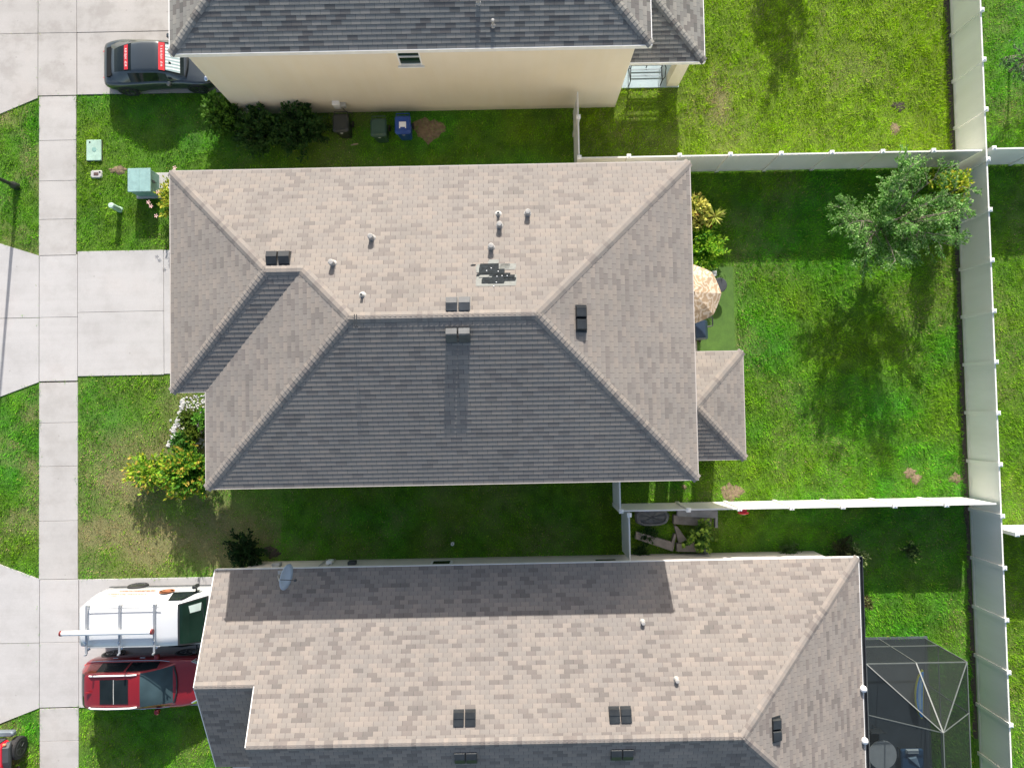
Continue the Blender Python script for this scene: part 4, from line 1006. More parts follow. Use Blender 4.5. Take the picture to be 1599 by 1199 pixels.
# ================================================================ REAR PATIO OF THE MIDDLE HOUSE
g = NG('pavers'); br = g.n('TexBrick'); br.inputs['Scale'].default_value = 4.5; br.inputs['Mortar Size'].default_value = .02
br.inputs['Color1'].default_value = (.52,.50,.47,1); br.inputs['Color2'].default_value = (.40,.39,.37,1); br.inputs['Mortar'].default_value = (.12,.11,.1,1)
g.l(g.pos(), br.inputs['Vector']); g.col(br.outputs[0]); g.set(Roughness=.85)
m = MB(); m.box(5.31, 1.9, -.02, 7.20, 5.2, .04); m.build('patio', g.m, kind='structure', label='light paver patio behind the middle house')
m = MB(); m.box(5.31, -1.9, -.02, 7.92, 1.9, .045); m.build('porch_slab', M_CONC, kind='structure')
g = NG('artificial_turf'); g.col(g.mix(.5, g.ramp(g.noise(60, 4, g.pos(), .8), [(.3, (.05,.12,.02)), (.7, (.11,.22,.035))]), g.ramp(g.noise(3, 5, g.pos(), .7), [(.35, (.30,.30,.28)), (.7, (.62,.6,.5))]), 'OVERLAY')); g.set(Roughness=.9); g.bump(g.noise(150, 2, g.pos()), .8, .01)
m = MB(); m.box(7.21, 1.78, 0, 8.68, 5.25, .025); m.build('turf_strip', g.m, label='flat strip of artificial turf along the rear patio', category='turf')
# umbrella
q = P(1081, 458, 2.3)
t = thing('patio_umbrella', (q[0], q[1], .04), 'tan patio umbrella with a wavy cream pattern half under the rear eave', 'umbrella')
m = MB(); m.cyl((0,0,0),(0,0,2.45),.022); m.lathe([(0,2.45),(.03,2.45),(.025,2.52),(0,2.54)]); m.build('pole', M_DARKGREY, t, local=True)
g = NG('wavy_canvas'); wv = g.n('TexWave'); wv.inputs['Scale'].default_value = 1.3; wv.inputs['Distortion'].default_value = 22; wv.inputs['Detail'].default_value = 3; wv.inputs['Detail Scale'].default_value = 1.6
g.l(g.obj(), wv.inputs['Vector']); g.col(g.ramp(wv.outputs[1], [(.2, (.38,.27,.17)), (.5, (.46,.34,.22)), (.9, (.58,.48,.37))])); g.set(Roughness=.85)
m = MB(); n = 48; rr_ = []
for fr, zz in ((.02, 2.46), (.3, 2.40), (.6, 2.31), (.85, 2.20), (1.0, 2.12), (1.0, 2.06)):
    rr_.append([(1.08*fr*(1-.045*fr*abs(math.sin(4*th)))*math.cos(th), 1.08*fr*(1-.045*fr*abs(math.sin(4*th)))*math.sin(th), zz-.03*fr*abs(math.sin(4*th))) for th in [2*math.pi*k/n for k in range(n)]])
m.rings(rr_, caps=False); m.add([(0,0,2.47)]+rr_[0], [(0, i+1, (i+1) % n+1) for i in range(n)]); m.build('canopy', g.m, t, local=True)
for k in range(8):
    an = math.pi/8*2*k; m = MB(); m.tube([(0,0,2.40),(.55*math.cos(an),.55*math.sin(an),2.28),(1.0*math.cos(an),1.0*math.sin(an),2.08)], .008, n=4); m.build('rib', M_DARKGREY, t, local=True)
m = MB(); m.lathe([(0,0),(.26,0),(.26,.05),(.08,.09),(.03,.3),(0,.3)]); m.build('base', M_DARKGREY, t, local=True)
q = P(1126, 445, .5)
t = thing('round_stool', (q[0]-.05, q[1], .025), 'round dark grey side table at the right edge of the tan umbrella', 'side table')
m = MB(); m.lathe([(0,.44),(.27,.44),(.28,.47),(.26,.49),(0,.49)]); m.build('tabletop', M_DARKGREY, t, local=True)
for k in range(3): an = 2.09*k; MB().tube([(.08*math.cos(an),.08*math.sin(an),.44),(.2*math.cos(an),.2*math.sin(an),0)], .012, n=6).build('leg', M_BLACK, t, local=True)
q = P(1116, 427, .4); t = thing('planter_box', (q[0], q[1], .03), 'small white box above the umbrella edge', 'box')
m = MB(); m.rbox(-.07,-.09,0,.07,.09,.35,.02); m.build('case', M_WHITE, t, local=True); m = MB(); m.rbox(-.08,-.10,.35,.08,.10,.37,.005); m.build('lid', M_FASCIA, t, local=True)
# barbecue grill
q = P(1093, 515, .95)
t = thing('barbecue_grill', (q[0], q[1], .04), 'dark blue covered barbecue grill with a black side handle below the umbrella', 'grill')
m = MB(); m.rbox(-.30,-.36,.70,.30,.36,.92,.05); m.rings([[(-.28,-.34,.92),(.26,-.34,.92),(.26,.34,.92),(-.28,.34,.92)],[(-.2,-.32,1.08),(.16,-.32,1.08),(.16,.32,1.08),(-.2,.32,1.08)]]); m.build('hood', plain('navy_enamel', (.03,.05,.085), .35), t, local=True)
m = MB(); m.tube([(.27,.10,.95),(.46,.14,.98),(.46,.44,.98),(.30,.46,.95)], .03); m.build('handle', M_BLACK, t, local=True)
m = MB(); m.rbox(-.27,-.33,.08,.27,.33,.70,.02); m.build('cabinet', M_DARKGREY, t, local=True)
for a in (-1, 1):
    m = MB(); m.cyl((.2*a-.03,-.34,.07),(.2*a+.03,-.34,.07),.07,n=14); m.build('wheel', M_RUBBER, t, local=True)
q = P(1089, 546, .3)

# ================================================================ LOWER YARD: COVERED TUB, BOARDS, REEL
q = P(1019, 808, .45)
t = thing('covered_tub', (q[0], q[1], 0), 'low tub under a crumpled grey tarpaulin beside the short fence in the lower yard', 'tub')
M_TARP = plain('grey_tarp', (.09,.10,.11), .55, var=.25, scale=4, bump=.4)
m = MB(); n = 40
def el(rx, ry, z, w=0, s=1): return [(rx*(abs(math.cos(a))**.75)*math.copysign(1, math.cos(a))*(1+w*math.sin(7*a+s)), ry*(abs(math.sin(a))**.75)*math.copysign(1, math.sin(a))*(1+w*math.sin(9*a+s)), z+.02*math.sin(6*a+s)) for a in [2*math.pi*k/n for k in range(n)]]
m.rings([el(.66,.34,.28,.015), el(.60,.31,.43,.01), el(.52,.25,.44,.01), el(.48,.22,.36,.01), el(.05,.03,.33)]); m.build('cover', M_TARP, t, local=True)
m = MB(); m.rings([el(.60,.30,0), el(.60,.30,.27)]); m.build('basin', M_DARKGREY, t, local=True)
def board(label, pts, z0, z1, mat=M_WOOD):
    ps = [P(a, b, z1) for a, b in pts]; cx = sum(p[0] for p in ps)/len(ps); cy = sum(p[1] for p in ps)/len(ps)
    m = MB(); m.prism([(p[0]-cx, p[1]-cy) for p in ps][::-1], 0, z1-z0)
    o = m.build('board', mat, bevel=.008, label=label, category='board', group='stacked grey boards'); o.location = (cx, cy, z0)
    m2 = MB()
    return o
board('longest grey L-shaped board, lying slanted at the left of the stacked boards', [(994,830),(1049,846),(1053,833),(1056,834),(1051,861),(992,841)], .0, .22)
board('grey L-shaped board lying flat beside the low house wall', [(1057,848),(1083,849),(1086,833),(1091,834),(1091,862),(1057,861)], .0, .24)
board('short slanted grey board between the two L-shaped ones', [(1053,820),(1058,822),(1073,843),(1060,848)], .0, .20)
board('bluish grey L-shaped board leaning at the foot of the white fence', [(1058,797),(1121,797),(1121,824),(1117,824),(1117,809),(1058,806)], .30, .50, plain('grey_blue_board', (.20,.205,.22), .8, var=.12, scale=5))
board('brownish grey board underneath the bluish one at the foot of the fence', [(1052,804),(1112,810),(1110,822),(1052,818)], .0, .28)
board('narrow dark grey board standing on edge at the right of the stacked boards', [(1098,848),(1103,848),(1106,864),(1100,864)], .0, .30, plain('slate_board', (.11,.125,.14), .7))
q = P(1160, 797, 1.1)
t = thing('hose_reel', (q[0], -3.99, 1.15), 'bright red hose reel hanging on the shaded side of the sunlit fence', 'hose reel')
m = MB(); m.lathe([(.17,-.14),(.20,-.12),(.20,-.09),(.13,-.07),(.13,.03),(.20,.05),(.20,.08),(.17,.10)], axis='y', n=24); m.build('drum', M_RED, t, local=True)
m = MB(); m.lathe([(0,-.16),(.10,-.16),(.12,-.13),(.12,.0),(0,.0)], axis='y', n=20); m.build('coil', plain('pale_hose', (.6,.55,.5), .6), t, local=True)

# satellite dish on the low house
q = P(438, 884, 2.6)
t = thing('satellite_dish', (q[0]+.05, EY-.12, zBN(0, EY-.12)+.012), 'pale blue-grey satellite dish at the upper left eave of the lower house', 'satellite dish')
m = MB(); m.rbox(-.12,-.08,0,.12,.08,.02,.01); m.tube([(0,0,.02),(0,-.05,.35),(.12,-.12,.62)], .025); m.build('mast', M_PIPE, t, local=True)
M_DISH = plain('dish_grey', (.50,.58,.66), .4, var=.05)
dc = Vector((.40, .02, .72)); ax = Vector((.96, -.16, .24)).normalized(); u = ax.orthogonal().normalized()
u = (Vector((0,1,0))-ax*ax.dot(Vector((0,1,0)))).normalized(); v = ax.cross(u)
m = MB(); rr_ = []
for fr, dz in ((.03,.09),(.35,.078),(.7,.045),(1,.0),(1,-.012),(.7,.030),(.35,.062),(.03,.074)):
    rr_.append([tuple(dc-ax*dz+u*.44*fr*math.cos(a)+v*.40*fr*math.sin(a)) for a in [2*math.pi*k/32 for k in range(32)]])
m.rings(rr_); m.build('dish', M_DISH, t, local=True, smooth=True)
m = MB(); m.tube([(.12,-.12,.62), tuple(dc-ax*.09)], .025); m.build('arm', M_PIPE, t, local=True)
m = MB(); e_ = dc+ax*.42+v*.12; m.tube([tuple(dc+v*.38), tuple(e_)], .012); m.cbox(tuple(e_), (.07,.06,.10)); m.build('receiver', M_DARKGREY, t, local=True)

# ================================================================ SCREENED POOL CAGE
CX0, CX1, CY1, CZ, CY0 = 12.12, 15.62, -9.18, 2.53, -16.0
t = thing('screen_enclosure', (13.9, -12, 0), 'screened enclosure with a hipped dark mesh roof at the lower right', 'enclosure')
M_BEAM = plain('bronze_grey_beam', (.11,.125,.12), .5, var=.1)
apx = ((CX0+CX1)/2, CY1-(CX1-CX0)/2, 3.95); b_ = .028
def beam(pts, nm='beam', r=.022):
    m = MB()
    for a, c in zip(pts[:-1], pts[1:]): m.cyl(a, c, r, n=4)
    m.build(nm, M_BEAM, t)
NWc, NEc = (CX0,CY1,CZ), (CX1,CY1,CZ); nm_ = ((CX0+CX1)/2-.02, CY1, CZ)
beam([NWc, NEc]); beam([NEc, (CX1,CY0,CZ)]); beam([NWc, (CX0,CY0,CZ)]); beam([NWc, apx]); beam([nm_, apx], r=.03); beam([NEc, apx]); beam([apx, (apx[0],CY0,3.95)])
beam([(CX0,apx[1],CZ), apx]); beam([(CX1,apx[1],CZ), apx]); beam([(CX0,CY1,.85), (CX1,CY1,.85)]); beam([(CX1,CY1,.85), (CX1,CY0,.85)])
for x, y in ((CX0,CY1),((CX0+CX1)/2,CY1),(CX1,CY1),(CX1,apx[1]),(CX1,-14)): beam([(x,y,0),(x,y,CZ)], 'post')
beam([(CX0,CY1,CZ),(E1+.17,CY1,CZ)]); beam([(CX0,apx[1]-.0,CZ),(E1+.17,apx[1],CZ)])
g = NG('insect_screen'); tp = g.n('BsdfTransparent'); tp.inputs[0].default_value = (.46,.50,.52,1); mx = g.n('MixShader'); mx.inputs[0].default_value = .76
g.col((.045,.055,.055)); g.set(Roughness=.8); g.l(g.b.outputs[0], mx.inputs[1]); g.l(tp.outputs[0], mx.inputs[2]); g.l(mx.outputs[0], g.out.inputs[0])
def scr(pts): m = MB(); m.add(pts, [tuple(range(len(pts)))]); m.build('screen_panel', g.m, t)
scr([NWc, NEc, apx]); scr([NEc, (CX1,CY0,CZ), (apx[0],CY0,3.95), apx]); scr([NWc, apx, (apx[0],CY0,3.95), (CX0,CY0,CZ)])
scr([(CX0,CY1,.02), (CX1,CY1,.02), NEc, NWc]); scr([(CX1,CY1,.02), (CX1,CY0,.02), (CX1,CY0,CZ), NEc])
m = MB(); m.box(11.47, CY0, -.02, CX1+.08, CY1+.08, .05); m.build('patio_slab', plain('grey_patio', (.075,.09,.105), .8, var=.15, scale=1.5), kind='structure', label='grey patio floor inside the screened enclosure')
for k, (px, py) in enumerate(((1349,1076),(1351,1157))):
    q = P(px, py, 2.7); t2 = thing('globe_light', (q[0], q[1], 2.5), ('upper' if k == 0 else 'lower')+' white globe lamp at the right eave of the lower roof', 'lamp', group='white globe lamps')
    m = MB(); m.lathe([(0,.0),(.05,.02),(.11,.10),(.12,.17),(.09,.25),(0,.28)], n=16); m.build('globe', M_WHITE, t2, local=True, smooth=True)
    m = MB(); m.lathe([(.06,-.05),(.06,.02),(0,.02)], n=12); m.build('base', M_DARKGREY, t2, local=True)
# things inside
q = P(1378, 1178, .74)
t = thing('round_table', (q[0], q[1], .05), 'round pale table inside the screened enclosure', 'table')
m = MB(); m.lathe([(0,.66),(.52,.66),(.53,.69),(.52,.71),(0,.71)], n=32); m.build('tabletop', plain('pale_tabletop', (.55,.54,.52), .5, var=.1), t, local=True)
m = MB(); m.lathe([(.3,0),(.28,.03),(.05,.07),(.04,.66),(0,.66)], n=18); m.build('pedestal', M_DARKGREY, t, local=True)
q = P(1366, 1158, .5)
t = thing('patio_chair', (q[0]-.05, q[1]+.22, .05), 'dark chair behind the round pale table in the screened enclosure', 'chair')
m = MB(); m.rbox(-.24,-.24,.40,.24,.24,.46,.03); m.build('seat', M_DARKGREY, t, local=True)
m = MB(); m.tube([(-.24,.24,.42),(-.26,.30,.88),(.26,.30,.88),(.24,.24,.42)], .025); m.rbox(-.22,.27,.55,.22,.31,.85,.01); m.build('backrest', M_DARKGREY, t, local=True)
for a in (-1,1):
    for c in (-1,1): MB().cyl((.21*a,.21*c,0),(.2*a,.2*c,.4),.015,n=8).build('leg', M_DARKGREY, t, local=True)
M_NAVY = plain('blue_cushion', (.035,.10,.20), .7, var=.15); M_PALEB = plain('pale_blue_cloth', (.35,.46,.56), .7, var=.1)
q = P(1425, 1185, .4)
t = thing('sun_lounger', (q[0], q[1]-.25, .05), 'blue cushioned lounger inside the screened enclosure', 'lounger')
m = MB(); m.rbox(-.42,-.95,.28,.42,.62,.38,.04); m.build('cushion', M_NAVY, t, local=True)
m = MB(); m.box(-.42,-.95,.22,.42,.6,.27); m.build('frame', M_DARKGREY, t, local=True)
m = MB(); m.rings([[(-.28,.50,.40),(.20,.50,.40),(.20,.66,.40),(-.28,.66,.40)],[(-.24,.53,.50),(.16,.53,.50),(.16,.63,.50),(-.24,.63,.50)]]); m.build('pillow', plain('white_pillow', (.62,.66,.68), .8), t, local=True)
m = MB(); m.rings([[(-.2,.35,.385),(.12,.42,.385),(.26,-.05,.385),(.18,.0,.385)],[(-.15,.32,.47),(.08,.36,.47),(.2,.02,.43),(.15,.05,.43)]]); m.build('towel', M_PALEB, t, local=True)
for a in (-1,1):
    for c in (-.9,.55): MB().cyl((.38*a,c,0),(.38*a,c,.22),.02,n=8).build('leg', M_DARKGREY, t, local=True)
q = P(1437, 1085, .45)
t = thing('paddleboard', (q[0]+.02, q[1], .30), 'curved blue inflatable board with a yellow rim standing in the screened enclosure', 'paddleboard')
def pb(wx, z, s=1.0):
    up_ = [(wx*(1-(y/.95)**2)**.7+.13*y*y-.02, y) for y in np.linspace(-.94*s, .94*s, 18)]; dn = [(-wx*(1-(y/.95)**2)**.7+.13*y*y-.02, y) for y in np.linspace(.94*s, -.94*s, 18)]
    return [(x, y, z+.10*y) for x, y in up_+dn]
m = MB(); m.rings([pb(.15,.0), pb(.17,.05), pb(.15,.10)]); m.build('hull', plain('board_yellow', (.65,.62,.05), .35), t, local=True)
m = MB(); m.rings([pb(.125,.102,.93), pb(.115,.115,.92)]); m.build('deck', plain('board_blue', (.03,.28,.80), .3, var=.35, scale=2.5), t, local=True)
m = MB(); m.rings([pb(.06,.116,.6), pb(.055,.122,.58)]); m.build('deck_pad', plain('board_paleblue', (.35,.55,.68), .5), t, local=True)

# ================================================================ VEHICLES
def lerp(tab, x):
    xs = [a for a, b in tab]; ys_ = [b for a, b in tab]
    i = np.clip(np.searchsorted(xs, x)-1, 0, len(xs)-2); n = len(xs)
    h = xs[i+1]-xs[i]; t = min(1, max(0, (x-xs[i])/h))
    def sl_(k):
        if k <= 0 or k >= n-1: return (ys_[min(k+1, n-1)]-ys_[max(k-1, 0)])/(xs[min(k+1, n-1)]-xs[max(k-1, 0)])*.5
        a = (ys_[k]-ys_[k-1])/(xs[k]-xs[k-1]); b = (ys_[k+1]-ys_[k])/(xs[k+1]-xs[k]); return 0 if a*b <= 0 else 2*a*b/(a+b)
    m0, m1 = sl_(i)*h, sl_(i+1)*h; t2, t3 = t*t, t*t*t
    return float((2*t3-3*t2+1)*ys_[i]+(t3-2*t2+t)*m0+(-2*t3+3*t2)*ys_[i+1]+(t3-t2)*m1)
def loft(mb, stations, half, caps=True):
    """half(x) -> list of (y,z) from the outside bottom to the centre top; mirrored into an open ring"""
    rs = []
    for x in stations:
        h = half(x); rs.append([(x, -y, z) for y, z in h]+[(x, y, z) for y, z in h[::-1][1:]])
    mb.rings(rs, close=True, caps=caps)
def wheel(t, x, y, r, w_, side, rim=M_RIM, sp=5):
    wt = MB(); wt.lathe([(r*.62,-w_/2),(r*.9,-w_/2),(r,-w_*.36),(r,w_*.36),(r*.9,w_/2),(r*.62,w_/2)], (x, y, r), 'y', 28)
    o = wt.build('wheel', M_RUBBER, t, local=True)
    m = MB(); s = side*w_/2
    m.lathe([(r*.66,s-side*.02),(r*.66,s+side*.005),(r*.60,s+side*.008),(r*.58,s-side*.05),(0,s-side*.06)], (x, y, r), 'y', 28)
    for k in range(sp):
        an = 2*math.pi*k/sp+.3
        for d in (-.09, .09): m.tube([(x+.05*math.cos(an), y+s-side*.0, r+.05*math.sin(an)), (x+r*.62*math.cos(an+d), y+s-side*.012, r+r*.62*math.sin(an+d))], .018, n=4)
    rr = m.build('rim', rim, o, local=True)
def strip_faces(mb, xs, fn, j0, j1, off=.004):
    """patch on a lofted surface: fn(x) full half profile; between profile params j0..j1 (fractions), both x ends in xs"""
    pass

def make_car(name, label, cat, T, mat, origin, rz, L, wheels, wr, top_x, ws, rw, sidew, extras=None, zb=.22, rim=M_RIM, cabmat=None, wsmat=None):
    t = thing(name, origin, label, cat, rz=rz)
    W = lambda x: lerp(T['W'], x); ZS = lambda x: lerp(T['ZS'], x); ZC = lambda x: lerp(T['ZC'], x)
    ZR = lambda x: lerp(T['ZR'], x); WR = lambda x: lerp(T['WR'], x)
    def low(x):
        w_, zs, zc = W(x), ZS(x), ZC(x)
        return [(w_*.86, zb), (w_*.96, zb+.10), (w_*.99, zb+(zs-zb)*.45), (w_, zb+(zs-zb)*.68), (w_*.975, zs-.07), (w_*.93, zs-.015), (w_*.84, zs+(zc-zs)*.35), (w_*.55, zs+(zc-zs)*.85), (w_*.25, zc-.003), (0, zc)]
    st = [L*k/46 for k in range(47)]; st[0] = .005; st[-1] = L-.005
    m = MB(); loft(m, st, low); m.build('body', mat, t, local=True, smooth=True)
    # greenhouse
    def cab(x):
        wb = min(W(x)*.90, T.get('WB', 9)); z0 = ZS(x)-.05; zr = max(ZR(x), z0+.03); wr_ = min(WR(x), wb-.02); dz = zr-z0
        return [(wb, z0), (wb*.985, z0+.05*min(1, dz*3)), (wb+(wr_-wb)*.85, z0+dz*.84), (wr_*.96, z0+dz*.955), (wr_*.80, zr-.004), (wr_*.4, zr+.012*min(1, dz*2)), (0, zr+.016*min(1, dz*2))]
    x0, x1 = top_x; n = 44; cs = [x0+(x1-x0)*k/n for k in range(n+1)]
    prof = [cab(x) for x in cs]; J = len(prof[0])
    full = [[(x, -y, z) for y, z in h]+[(x, y, z) for y, z in h[::-1][1:]] for x, h in zip(cs, prof)]; K = len(full[0])
    groups = {'roof': MB(), 'windshield': MB(), 'rear_window': MB(), 'side_window_l': MB(), 'side_window_r': MB()}
    for i in range(n):
        xm = (cs[i]+cs[i+1])/2
        for j in range(K-1):
            jj = j if j < J-1 else K-2-j            # 0 bottom .. J-2 centre
            top = jj >= 3; key = 'roof'
            if top and jj >= 3 and ws[0] < xm < ws[1]: key = 'windshield'
            elif top and rw[0] < xm < rw[1]: key = 'rear_window'
            elif jj in (1,) and any(a < xm < b for a, b in sidew): key = 'side_window_l' if j < J-1 else 'side_window_r'
            q = [full[i][j], full[i][j+1], full[i+1][j+1], full[i+1][j]]
            groups[key].add(q, [(0,1,2,3)])
    for k, mm in groups.items():
        if not mm.v: continue
        # weld
        key = {}; vs_, fs = [], []
        for f in mm.f:
            ff = []
            for i in f:
                q = tuple(round(c, 5) for c in mm.v[i])
                if q not in key: key[q] = len(vs_); vs_.append(q)
                ff.append(key[q])
            if len(set(ff)) > 2: fs.append(ff)
        m = MB(); m.add(vs_, fs); m.build(k.replace('_l', '').replace('_r', '') if 'side' in k else k, (cabmat or mat) if k == 'roof' else (wsmat if k == 'windshield' and wsmat else M_GLASS), t, local=True, smooth=True)
    for wx in wheels:
        for s in (-1, 1):
            yy = s*(W(wx)-.09); wheel(t, wx, yy, wr, .22, s, rim)
            m = MB(); m.lathe([(wr*1.14, -.012), (wr*1.14, .006), (0, .006)], (wx, s*(W(wx)-.004), wr), 'y', 26)
            m.build('wheel_arch', M_BLACK, t, local=True)
    return t, W, ZS, ZC, ZR, WR

def place(px, py, z): q = P(px, py, z); return q
# --- dark grey coupe, top left
T = dict(W=[(0,.62),(.12,.80),(.4,.88),(.9,.925),(1.4,.91),(2.2,.87),(3.1,.86),(3.6,.885),(4.0,.85),(4.3,.72),(4.5,.45)],
         ZS=[(0,.50),(.15,.72),(.6,.84),(1.1,.88),(2.2,.86),(3.2,.80),(3.9,.72),(4.3,.58),(4.5,.42)],
         ZC=[(0,.52),(.15,.76),(.6,.85),(1.1,.90),(2.2,.90),(3.2,.84),(3.9,.70),(4.3,.56),(4.5,.42)],
         ZR=[(.45,.90),(.9,1.08),(1.4,1.23),(1.9,1.29),(2.3,1.28),(2.7,1.15),(3.3,.84)],
         WR=[(.45,.44),(.9,.50),(1.5,.56),(2.0,.585),(2.4,.585),(2.8,.60),(3.3,.63)])
q = P(163, 97, .75)
t, W, ZS, ZC, ZR, WR = make_car('sports_car', 'dark grey sports coupe with two red window banners, parked at the top left', 'car', T, M_SLATE, (q[0]-.13, 13.36, .035), 0, 4.5, (.88, 3.55), .335, (.45, 3.3), (2.45, 3.24), (.62, 1.42), ((1.25, 2.62),), zb=.16)
def on_cab(x, fy, off=.006):
    wr_ = WR(x)*.8; return (x, fy*wr_, ZR(x)+.014-.004*abs(fy)*2+off)
def band(name, x0, x1, mat, f0=-1., f1=1., off=.010, parent=None, n=8):
    m = MB(); a = [on_cab(x0, f0+(f1-f0)*k/n, off) for k in range(n+1)]; b = [on_cab(x1, f0+(f1-f0)*k/n, off) for k in range(n+1)]
    m.add(a+b, [(k, k+1, n+2+k, n+1+k) for k in range(n)]); return m.build(name, mat, parent or t, local=True)
b1 = band('red_banner', 1.13, 1.30, M_RED, -1.1, 1.1); b2 = band('red_banner', 2.46, 2.66, M_RED, -1.12, 1.12)
def squiggle(par, x, w_, n, f0, f1):
    m = MB()
    for k in range(n):
        f = f0+(f1-f0)*k/(n-1); a = on_cab(x, f, .016); l = w_*(.8+.2*((k*7) % 3)/2)
        if k % 9 == 4: continue
        kind_ = k % 4; e = .010
        m.box(a[0]-l/2, a[1]-e, a[2], a[0]+l/2, a[1]+e*.2, a[2]+.003)
        if kind_ != 1: m.box(a[0]-l/2, a[1]+e*.2, a[2], a[0]-l/2+.02, a[1]+e*2.2, a[2]+.0028)
        if kind_ in (0, 2): m.box(a[0]+l/2-.02, a[1]+e*.2, a[2], a[0]+l/2, a[1]+e*2.2, a[2]+.0028)
    m.build('lettering', M_WHITE, par, local=True)
squiggle(b1, 1.215, .075, 14, -.80, .85); squiggle(b2, 2.56, .085, 15, -.80, .80)
g = NG('foil_sunshade'); wv = g.n('TexWave'); wv.bands_direction = 'Y'; wv.inputs['Scale'].default_value = 2.6; wv.inputs['Distortion'].default_value = 1.5; g.l(g.obj(), wv.inputs['Vector'])
g.col(g.ramp(wv.outputs[1], [(.2, (.35,.48,.50)), (.8, (.80,.84,.85))])); g.set(Roughness=.35, Metallic=.3)
band('sunshade', 2.68, 3.12, g.m, -1.05, 1.05, .008)
m = MB(); m.rings([[(.28,-.56,.80),(.50,-.56,.90),(.50,.56,.90),(.28,.56,.80)],[(.28,-.56,.835),(.50,-.56,.925),(.50,.56,.925),(.28,.56,.835)]]); m.build('engine_grille', M_MATTE, t, local=True)
for s in (-1, 1):
    m = MB(); m.rings([[(.16,s*.45,.60),(.42,s*.80,.58),(.42,s*.80,.66),(.16,s*.45,.68)],[(.045,s*.50,.60),(.34,s*.865,.58),(.34,s*.865,.66),(.06,s*.50,.68)]]); m.build('tail_light', M_RED, t, local=True)
    m = MB(); m.lathe([(0,.0),(.13,.0),(.11,.05),(.05,.08),(0,.085)], (4.02, s*.62, .66), n=18); m.build('headlight', M_CHROME, t, local=True, smooth=True)
    m = MB(); m.rbox(2.62,s*.93-.09,.86,2.78,s*.93+.09,1.0,.04); m.build('mirror', M_SLATE, t, local=True)
m = MB(); m.tube([(3.28,-.62,.86),(3.36,-.3,.885),(3.38,0,.89),(3.36,.3,.885),(3.28,.62,.86)], .03, n=6); m.build('wiper_cowl', M_BLACK, t, local=True)

# --- wine red crossover, bottom left
T = dict(W=[(0,.62),(.1,.78),(.35,.88),(.9,.925),(2.3,.93),(3.6,.925),(4.1,.86),(4.45,.70),(4.6,.48)],
         ZS=[(0,.75),(.2,1.0),(.8,1.08),(2.0,1.06),(3.1,1.02),(3.7,.96),(4.3,.80),(4.6,.55)],
         ZC=[(0,.78),(.2,1.02),(.8,1.12),(2.0,1.12),(3.1,1.10),(3.7,1.02),(4.3,.84),(4.6,.58)],
         ZR=[(.10,1.12),(.30,1.42),(.55,1.62),(1.2,1.69),(2.0,1.70),(2.45,1.64),(3.0,1.36),(3.5,1.04)],
         WR=[(.10,.56),(.4,.60),(1.0,.63),(2.0,.64),(2.6,.63),(3.5,.70)])
q = P(122, 1068, 1.2)
cyc = -9.95
t, W, ZS, ZC, ZR, WR = make_car('crossover', 'wine red crossover with a glass sunroof parked beside the white van', 'car', T, M_WINE, (q[0], cyc, .035), 0, 4.6, (.85, 3.62), .36, (.10, 3.5), (2.5, 3.42), (.12, .50), ((.9, 1.85), (1.92, 2.95)), zb=.24, wsmat=glass('windscreen_painted_reflection', (.045,.075,.085), .12))  # windscreen colour lightened to stand in for its reflection
m = MB(); m.add([on_cab(1.10,-.72,.012),on_cab(1.10,.72,.012),on_cab(2.15,.72,.012),on_cab(2.15,-.72,.012)], [(0,1,2,3)])
m2 = MB(); n = 8
for k in range(n):
    a, b = 1.10+1.02*k/n, 1.10+1.02*(k+1)/n
    m2.add([on_cab(a,-.85,.014),on_cab(a,.85,.014),on_cab(b,.85,.014),on_cab(b,-.85,.014)], [(0,1,2,3)])
sr = m2.build('sunroof', M_GLASS, t, local=True); band('sunroof_seam', 1.59, 1.615, M_PIPE, -.85, .85, .019, sr)
for s in (-1, 1):
    m = MB(); m.tube([(.70,s*.56,1.66),(.80,s*.57,1.72),(1.4,s*.585,1.75),(2.2,s*.58,1.73),(2.4,s*.575,1.66)], .028, n=6); m.build('roof_rail', M_FASCIA, t, local=True)
    m = MB(); m.tube([(.30,s*.86,1.06),(1.0,s*.885,1.07),(2.2,s*.88,1.06),(3.0,s*.86,1.05),(3.3,s*.82,1.06)], .012, n=5); m.build('chrome_trim', M_CHROME, t, local=True)
    m = MB(); m.rbox(2.75,s*.99-.10,1.0,2.92,s*.99+.10,1.16,.04); m.build('mirror', M_WINE, t, local=True)
    m = MB(); m.rings([[(4.12,s*.80,.78),(4.42,s*.60,.72),(4.38,s*.56,.84),(4.02,s*.74,.91)],[(4.15,s*.83,.79),(4.46,s*.62,.73),(4.40,s*.58,.86),(4.04,s*.77,.93)]]); m.build('headlight', M_CHROME, t, local=True)
    m = MB(); m.rbox(.075,s*.56-.16,.80,.16,s*.56+.16,.92,.02); m.build('tail_light', M_RED, t, local=True)
    for xx in (1.15, 2.15):
        m = MB(); m.rbox(xx,s*.935-.012,.93,xx+.2,s*.935+.012,.955,.006); m.build('door_handle', M_CHROME, t, local=True)
m = MB(); m.rings([[(.62,-.02,1.70),(.80,-.02,1.71),(.80,.02,1.71),(.62,.02,1.70)],[(.62,-.008,1.79),(.66,-.008,1.79),(.66,.008,1.79),(.62,.008,1.79)]]); m.build('antenna_fin', M_WINE, t, local=True)
m = MB(); m.tube([(3.45,-.68,1.07),(3.56,-.3,1.09),(3.58,0,1.095),(3.56,.3,1.09),(3.45,.68,1.07)], .03, n=6); m.build('wiper_cowl', M_BLACK, t, local=True)

M_RACK = plain('rack_aluminium', (.36,.38,.40), .4, .4, var=.1)
